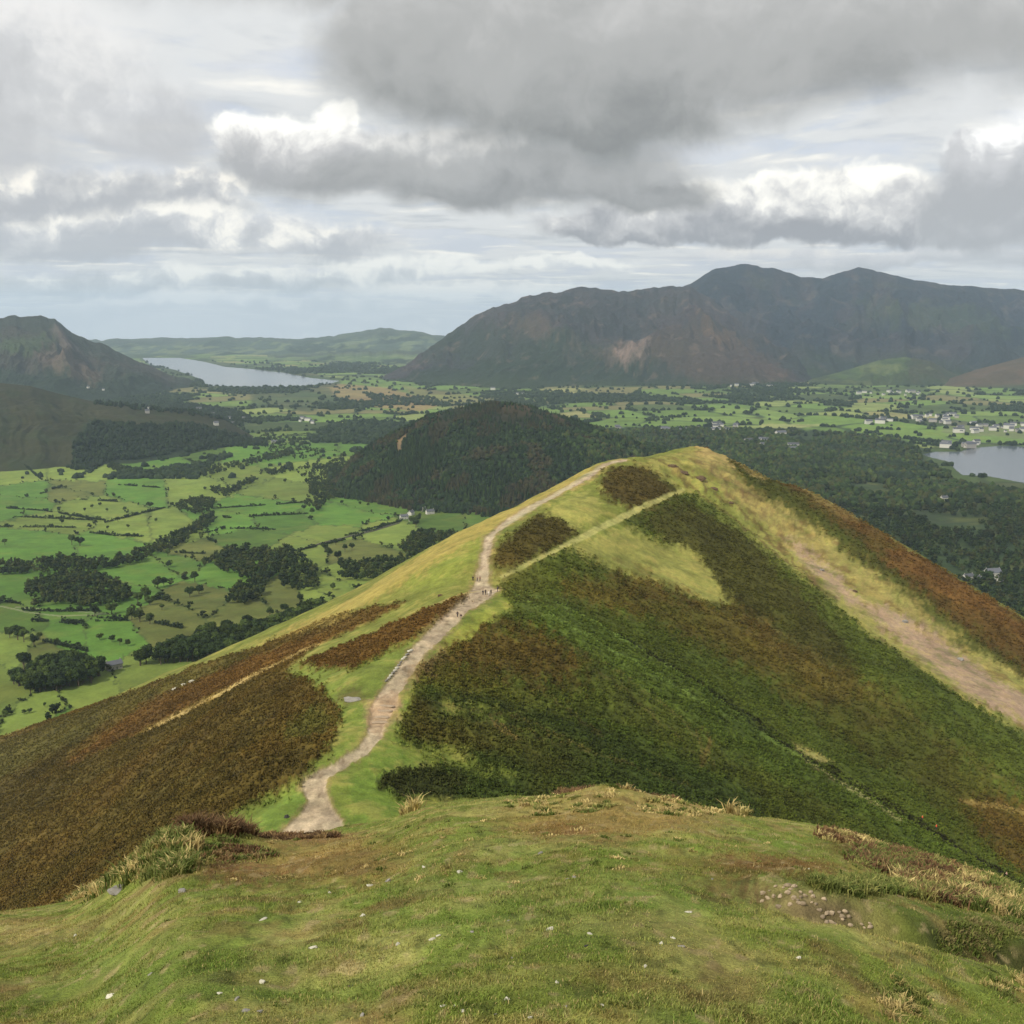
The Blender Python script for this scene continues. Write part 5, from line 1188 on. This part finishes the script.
for i, (a_, b_, nm) in enumerate(FARH):
    x, y = at_px(a_, b_); z = float(vz(np.array([x]), np.array([y]))[0]); k_ = random.randrange(4) * 2 + (random.random() < .25)
    o = link(bpy.data.objects.new('house', FM[k_])); o.location = (x, y, z + 2.0); o.rotation_euler = (0, 0, random.uniform(-.6, .6)); s_ = random.uniform(.65, 1.15); o.scale = (s_, s_, s_)
    kind = ['small', 'long', 'short', 'large'][k_ // 2]; tag(o, 'distant %s%s %s house %s' % (kind, ['', ' gable-on', ' angled'][0 if abs(o.rotation_euler.z) < .2 else 1 if o.rotation_euler.z > 0 else 2], 'grey' if k_ % 2 else 'white', nm), 'house', 'houses ' + nm)

# dry stone wall running to the farm
M_DRY = plain_mat('dry_stone', (120, 114, 102), .95, .35, .8)
q = along([(303, 549), (330, 541), (345, 538), (375, 531), (400, 523)], 3, .1); bm = bmesh.new(); r = random.Random(3)
zq = vz(q[:, 0], q[:, 1])
for (p0, p1, z0, z1) in zip(q[:-1], q[1:], zq[:-1], zq[1:]):
    d = Vector((p1[0] - p0[0], p1[1] - p0[1])).normalized() * 1; nx, ny = -d.y * .35, d.x * .35; h0 = 1.5 + r.uniform(-.15, .15)
    v = [bm.verts.new(c_) for c_ in [(p0[0] + nx, p0[1] + ny, z0 - .5), (p0[0] - nx, p0[1] - ny, z0 - .5), (p1[0] - nx, p1[1] - ny, z1 - .5), (p1[0] + nx, p1[1] + ny, z1 - .5),
                                     (p0[0] + nx * .6, p0[1] + ny * .6, z0 + h0), (p0[0] - nx * .6, p0[1] - ny * .6, z0 + h0), (p1[0] - nx * .6, p1[1] - ny * .6, z1 + h0), (p1[0] + nx * .6, p1[1] + ny * .6, z1 + h0)]]
    for f_ in [(0, 3, 7, 4), (1, 5, 6, 2), (4, 7, 6, 5), (0, 4, 5, 1), (3, 2, 6, 7)]: bm.faces.new([v[i] for i in f_])
tag(link(bpy.data.objects.new('dry_stone_wall', to_mesh(bm, 'dry_stone_wall', [M_DRY]))), 'grey dry stone wall curving through the fields to the white farm', 'wall')

# ================================================================== STONES
def rock_mesh(name, seed, sx, sy, sz, mat, sub=2, flat=.35):
    V, T = ico(sub, seed, flat, (sx, sy, sz)); r = np.random.default_rng(seed)
    for i in range(5):    # knock flat faces on it
        n_ = r.normal(size=3); n_ /= np.linalg.norm(n_); lim = r.uniform(.55, .85) * abs(np.array([sx, sy, sz]) @ np.abs(n_)) ; d = V @ n_ - lim; V = V - np.clip(d, 0, None)[:, None] * n_
    return mesh_np(name, V, T, mat, None, False)
M_PALE = plain_mat('pale_slate_stone', (182, 178, 160), .85, .18, 14, obj_random=.22)
M_GREY = plain_mat('grey_slate_stone', (128, 124, 116), .85, .25, 10, obj_random=.25)
M_DARKR = plain_mat('dark_slate_stone', (54, 52, 50), .85, .25, 6)
M_BRNR = plain_mat('brown_lichened_rock', (92, 76, 56), .9, .35, 1.6)
STP = [rock_mesh('stone', 900 + i, 1, .55 + .1 * (i % 3), .28 + .06 * (i % 2), M_PALE if i % 3 else M_GREY) for i in range(7)]
M_DULL = plain_mat('dull_gravel', (150, 134, 110), .9, .3, 12, obj_random=.3)
STB = [rock_mesh('stone', 930 + i, 1, .6, .5, M_DULL) for i in range(5)]
STONES = [(263, 928, 9, 0), (313, 954, 10, 0), (237, 1000, 8, 0), (247, 1011, 11, 0), (259, 1013, 8, 0), (363, 921, 7, 0), (398, 948, 8, 1), (432, 938, 7, 0), (370, 886, 8, 0), (387, 881, 10, 1), (472, 929, 5, 0), (261, 979, 8, 1), (220, 993, 6, 1), (110, 1000, 8, 0), (75, 938, 5, 0), (150, 973, 6, 1),
          (362, 1013, 8, 0), (495, 1012, 4, 0), (507, 1000, 6, 1), (460, 872, 7, 0), (351, 981, 7, 2), (35, 1018, 5, 0), (182, 891, 11, 1), (540, 858, 9, 0), (574, 876, 7, 0), (567, 878, 6, 0), (688, 916, 9, 0), (550, 928, 10, 0), (590, 931, 6, 0), (661, 949, 6, 0), (681, 954, 9, 0), (673, 940, 6, 1), (712, 887, 4, 0), (807, 888, 4, 0),
          (798, 967, 5, 0), (644, 965, 7, 0), (557, 982, 5, 0), (727, 1015, 5, 0), (530, 1016, 6, 1), (566, 1007, 5, 0), (602, 1010, 4, 0), (443, 1000, 7, 1), (463, 1008, 7, 0), (438, 935, 6, 0), (508, 920, 4, 0), (512, 952, 4, 0), (586, 948, 5, 2), (455, 1002, 5, 1), (330, 895, 5, 1), (300, 905, 6, 0), (424, 870, 5, 0), (482, 889, 5, 0)]
def rowname(b_): return 'near the bottom edge' if b_ > 990 else 'low on the slope' if b_ > 950 else 'midway up the slope' if b_ > 905 else 'near the crest of the slope'
def colname(a_): return 'left' if a_ < 200 else 'centre left' if a_ < 380 else 'central' if a_ < 560 else 'centre right' if a_ < 720 else 'right'
usedl = {}
def uniq(l, opts):
    for o_ in opts:
        c = o_ + l
        if c not in usedl: usedl[c] = 1; return c
    return opts[0] + l
for i, (a_, b_, w_, dk) in enumerate(STONES):
    q = hit_dome([a_], [b_])[0]; x, y = float(q[0]), float(q[1]); z = float(dome_z(np.array([x]), np.array([y]))[0]); s_ = w_ / F * math.hypot(y, z) * .5
    o = bpy.data.objects.new('stone', STP[(i * 3 + (0 if dk == 1 else 1)) % 7]); link(o)
    if dk == 2: o.data = rock_mesh('stone', 950 + i, 1, .6, .4, M_DARKR)
    o.location = (x, y, z + s_ * .02); o.scale = (s_, s_, s_); o.rotation_euler = (random.uniform(-.2, .2) - .3, random.uniform(-.25, .25), random.uniform(0, 3.1))
    sh = 'dark' if dk == 2 else 'grey' if dk == 1 else 'pale'
    tag(o, uniq('%s stone in the turf %s, %s' % (sh, rowname(b_), colname(a_)), ['flat ' if w_ > 7 else 'small ', 'thin ', 'angular ', 'half buried ', 'upright ', 'chipped ']), 'stone', 'loose stones in the near turf')
BLK = [('rock', 119, 899, .13, .05, M_GREY, 'pale grey rock showing at the foot of the left-hand tussocks')]
for nm, a_, b_, s_, h_, m_, lb in BLK:
    q = hit_dome([a_], [b_])[0]; x, y = q; z = float(dome_z(np.array([x]), np.array([y]))[0]); o = link(bpy.data.objects.new(nm, rock_mesh(nm, int(a_), s_ * y / 12, s_ * .7 * y / 12, h_ * y / 12, m_, 3))); o.location = (x, y, z + .02); tag(o, lb, 'rock')
# stones laid bare along the trench
for i in range(64):
    t_ = .04 + .50 * i / 63; seg = t_ * (len(TRENCH) - 1); j = int(seg); fr_ = seg - j; x, y = TRENCH[j] * (1 - fr_) + TRENCH[j + 1] * fr_; x += random.uniform(-.06, .06); y += .17 + random.uniform(-.10, .10)
    z = float(dome_z(np.array([x]), np.array([y]))[0]); o = link(bpy.data.objects.new('stone', STB[i % 5])); s_ = random.uniform(.010, .026); o.location = (x, y, z + .004); o.scale = (s_, s_, s_ * 1.3); o.rotation_euler = (random.uniform(.2, .9), random.uniform(-.4, .4), random.uniform(-.8, .8))
    part = 'far left end' if i < 10 else 'left half' if i < 21 else 'left of the middle' if i < 32 else 'right of the middle' if i < 43 else 'right half' if i < 54 else 'far right end'
    tag(o, uniq('stone exposed in the eroded trench, %s of the row' % part, ['pale ', 'thin tilted ', 'flat ', 'dull ', 'leaning ', 'broken ']), 'stone', 'stones exposed in the trench on the right')
# ridge rocks and path stonework
RR = [(352, 700, 2.6, 1.2, .45, M_GREY, 'flat grey slab lying on the grass left of the path bend'), (287, 817, .35, .3, .35, M_DARKR, 'small black rock alone on the green turf left of the path'), (440, 596, .8, .5, .5, M_BRNR, 'brown rock beside the small side path'),
      (672, 467, 2.6, 1.4, 1.0, M_BRNR, 'brown crag just under the peak, uppermost of the outcrops'), (684, 473, 2.6, 1.5, 1.1, M_BRNR, 'brown crag on the crest, second outcrop below the peak'), (700, 481, 3.0, 1.6, 1.2, M_BRNR, 'broad brown crag halfway along the line of outcrops'),
      (714, 490, 2.2, 1.3, 1.0, M_BRNR, 'brown crag above the top of the scree run'), (730, 503, 1.8, 1.3, .8, M_BRNR, 'brown crag closest to the top of the scree run'), (706, 449, 1.5, 1.0, .6, M_BRNR, 'low rock on the very top of the peak'),
      (822, 570, 1.2, .9, .5, M_GREY, 'grey boulder at the top of the scree'), (905, 622, 1.5, 1.0, .6, M_GREY, 'grey boulder in the middle of the scree'), (960, 660, 1.4, 1.0, .6, M_GREY, 'grey boulder low in the scree'), (855, 592, 1.1, .8, .5, M_BRNR, 'brown boulder at the neck of the scree'),
      (175, 690, 1.2, .7, .5, M_PALE, 'pale boulder leftmost of the group on the brown flank'), (184, 686, 1.0, .7, .5, M_PALE, 'pale boulder in the middle of the group on the brown flank'), (192, 683, 1.1, .7, .5, M_PALE, 'pale boulder rightmost of the group on the brown flank')]
for i, (a_, b_, sx, sy, sz, m_, lb) in enumerate(RR):
    v = on_ridge(a_, b_); o = link(bpy.data.objects.new('rock', rock_mesh('rock', 980 + i, sx, sy, sz, m_, 3, .5))); o.location = v + Vector((0, 0, sz * .25)); o.rotation_euler = (0, 0, random.uniform(-.5, .5)); tag(o, lb, 'rock', 'rocks on the ridge')
e = bpy.data.objects.new('path_edging', None); link(e); v0 = on_ridge(398, 668); e.location = v0; tag(e, 'low pale stone edging along the left side of the path', 'edging')
for i in range(13):
    t_ = i / 12; v = on_ridge(387 + 24 * t_, 681 - 32 * t_); o = link(bpy.data.objects.new('edge_stone', STP[i % 7]), e); o.location = v - v0 + Vector((0, 0, .2)); o.scale = (.75, .5, .8); o.rotation_euler = (0, 0, 1.1 + random.uniform(-.2, .2))
M_STEP = plain_mat('stone_step', (150, 134, 112), .9, .25, 3)
e = bpy.data.objects.new('stone_steps', None); link(e); v0 = on_ridge(384, 712); e.location = v0; tag(e, 'worn stone steps pitched across the path at its bend', 'steps')
for i, (a_, b_) in enumerate([(380, 722), (382, 716), (385, 710), (387, 705)]):
    v = on_ridge(a_, b_); o = link(bpy.data.objects.new('step', rock_mesh('step', 1010 + i, 1.9, .45, .28, M_STEP, 3, .25)), e); o.location = v - v0 + Vector((0, 0, .08)); o.rotation_euler = (0, 0, random.uniform(-.15, .15))

# ================================================================== PEOPLE
def skin_mesh(name, verts, edges, radii, mat, sub=2):
    me = bpy.data.meshes.new(name); me.from_pydata(verts, edges, []); o = bpy.data.objects.new(name, me); COL.objects.link(o)
    o.modifiers.new('s', 'SKIN'); sv = me.skin_vertices[0].data
    for i, r_ in enumerate(radii): sv[i].radius = (r_, r_) if not isinstance(r_, tuple) else r_
    sv[0].use_root = True; o.modifiers.new('u', 'SUBSURF').levels = sub
    dg_ = bpy.context.evaluated_depsgraph_get(); out = bpy.data.meshes.new_from_object(o.evaluated_get(dg_)); bpy.data.objects.remove(o); out.materials.clear(); out.materials.append(mat)
    for f_ in out.polygons: f_.use_smooth = True
    out.name = name; return out
M_SKIN = plain_mat('skin', (198, 150, 122), .6, .05, 4)
def cloth(name, c): return plain_mat(name, c, .9, .12, 9)
def person(x, y, z, face, pose, jc, tc_, hc, label, pack=None, hgt=1.72):
    s = pose                                 # stride 0..1
    st = .26 * s; kn = .05 + .10 * s
    J = dict(pel=(0, 0, .95), wst=(0, .0, 1.10), cst=(0, .01, 1.34), nck=(0, .02, 1.50), hed=(0, .04, 1.60), top=(0, .03, 1.70),
             hl=(-.10, 0, .90), kl=(-.11, -.06 + st * .9, .50), al=(-.11, st, .09), tl=(-.12, st + .16, .04), hr=(.10, 0, .90), kr=(.11, .02 - st * .2, .49), ar=(.11, -st, .11), tr=(.12, -st + .15, .04),
             sl=(-.19, 0, 1.44), el=(-.24, -.04 - st * .3, 1.16), wl=(-.23, .06 - st * .6, .92), fl=(-.23, .09 - st * .6, .83), sr=(.19, 0, 1.44), er=(.24, .0 + st * .3, 1.16), wr=(.23, .12 + st * .6, .94), fr=(.23, .15 + st * .6, .85))
    def build(nm, keys, eds, rad, mat, sub=1):
        ix = {k_: i for i, k_ in enumerate(keys)}; return skin_mesh(nm, [J[k_] for k_ in keys], [(ix[a], ix[b_]) for a, b_ in eds], [rad[k_] for k_ in keys], mat, sub)
    rad = dict(pel=(.15, .10), wst=(.13, .09), cst=(.17, .11), nck=.055, hed=(.078, .098), top=.05, hl=.085, kl=.058, al=.04, tl=.035, hr=.085, kr=.058, ar=.04, tr=.035, sl=.06, el=.042, wl=.028, fl=.032, sr=.06, er=.042, wr=.028, fr=.032)
    ke = list(J); ed = [('pel', 'wst'), ('wst', 'cst'), ('cst', 'nck'), ('nck', 'hed'), ('hed', 'top'), ('pel', 'hl'), ('hl', 'kl'), ('kl', 'al'), ('al', 'tl'), ('pel', 'hr'), ('hr', 'kr'), ('kr', 'ar'), ('ar', 'tr'), ('cst', 'sl'), ('sl', 'el'), ('el', 'wl'), ('wl', 'fl'), ('cst', 'sr'), ('sr', 'er'), ('er', 'wr'), ('wr', 'fr')]
    body = build('person', ke, ed, rad, M_SKIN, 2); o = link(bpy.data.objects.new('person', body)); o.location = (x, y, z); o.rotation_euler = (0, 0, face); k_ = hgt / 1.72; o.scale = (k_, k_, k_)
    tag(o, label, 'person', 'walkers on the ridge')
    r2 = dict(pel=(.175, .125), wst=(.16, .12), cst=(.20, .135), nck=.075, sl=.082, el=.062, wl=.046, sr=.082, er=.062, wr=.046)
    ks = list(r2); link(bpy.data.objects.new('jacket', build('jacket', ks, [e_ for e_ in ed if e_[0] in ks and e_[1] in ks], r2, cloth('jacket_cloth', jc), 1)), o)
    r3 = dict(pel=(.165, .115), hl=.10, kl=.075, al=.058, hr=.10, kr=.075, ar=.058); ks = list(r3)
    link(bpy.data.objects.new('trousers', build('trousers', ks, [e_ for e_ in ed if e_[0] in ks and e_[1] in ks], r3, cloth('trouser_cloth', tc_), 1)), o)
    for sg, a_, t_ in ((-1, 'al', 'tl'), (1, 'ar', 'tr')):
        ja, jt = J[a_], J[t_]; link(bpy.data.objects.new('boot', skin_mesh('boot', [(ja[0], ja[1], ja[2] + .03), (ja[0], ja[1], ja[2] - .03), jt], [(0, 1), (1, 2)], [.055, .055, .045], cloth('boot_leather', (52, 44, 38)), 1)), o)
    V, T = ico(2, 5, .12, (.088, .108, .10)); V = V[:]; V += np.array([0, .015, 1.665]); link(bpy.data.objects.new('hair', mesh_np('hair', V, T, cloth('hair', hc), None, True)), o)
    if pack:
        V, T = ico(2, 9, .10, (.15, .11, .25)); V += np.array([0, -.20, 1.28]); link(bpy.data.objects.new('backpack', mesh_np('backpack', V, T, cloth('backpack_cloth', pack), None, True)), o)
    return o
PEOPLE = [(457.5, 616, 2.9, .9, (44, 42, 46), (40, 40, 44), (60, 44, 34), 'walker in dark clothes, left one of the pair lowest on the path', (60, 50, 44), 1.74),
          (461, 619, 3.0, 1, (52, 46, 48), (150, 136, 120), (70, 50, 36), 'walker in dark jacket and pale trousers, right of the lowest pair', (180, 92, 60), 1.7),
          (473, 581, .3, .8, (30, 32, 38), (34, 34, 40), (40, 30, 26), 'walker in black at the left of the group above the path fork', (36, 36, 42), 1.78),
          (477.5, 580.5, .2, .6, (120, 112, 104), (84, 78, 74), (90, 70, 50), 'walker in greyish jacket in the middle above the path fork', None, 1.7),
          (480, 580.5, .5, .7, (128, 84, 62), (80, 74, 70), (50, 40, 32), 'walker in brown jacket at the right above the path fork', None, 1.68),
          (483, 594, 3.4, .3, (46, 42, 52), (38, 36, 42), (40, 32, 28), 'walker in dark clothes at the left of the group at the fork', (44, 40, 52), 1.72),
          (485.5, 594, 2.8, .4, (26, 28, 34), (30, 30, 34), (50, 36, 30), 'walker in black, second from left in the group at the fork', None, 1.8),
          (488.6, 595, 2.5, .2, (214, 206, 196), (190, 180, 168), (170, 130, 90), 'walker in white clothes in the group at the fork', None, 1.68),
          (491, 594, 3.9, .3, (40, 52, 44), (32, 34, 38), (44, 34, 28), 'walker in dark green jacket right of the one in white', None, 1.74),
          (497.5, 592, 1.7, .5, (40, 46, 76), (36, 36, 44), (60, 48, 38), 'walker in navy jacket standing apart at the right of the fork', (36, 40, 66), 1.76),
          (922, 824, 1.2, .8, (232, 108, 62), (60, 56, 60), (70, 50, 40), 'walker in orange jacket, upper of two on the lower hillside path', None, 1.74),
          (936, 832, 1.2, .8, (236, 92, 50), (54, 54, 60), (50, 40, 34), 'walker in red orange jacket, lower of two on the hillside path', None, 1.74),
          (1006, 880, 1.3, .6, (206, 168, 150), (44, 38, 48), (60, 44, 38), 'walker in pale top and dark trousers lowest on the hillside path', None, 1.7)]
for a_, b_, face, st, jc, tc2, hc, lb, pk, hg in PEOPLE:
    v = on_ridge(a_, b_); person(v.x, v.y, v.z - .02, face, st, jc, tc2, hc, lb, pk, hg)
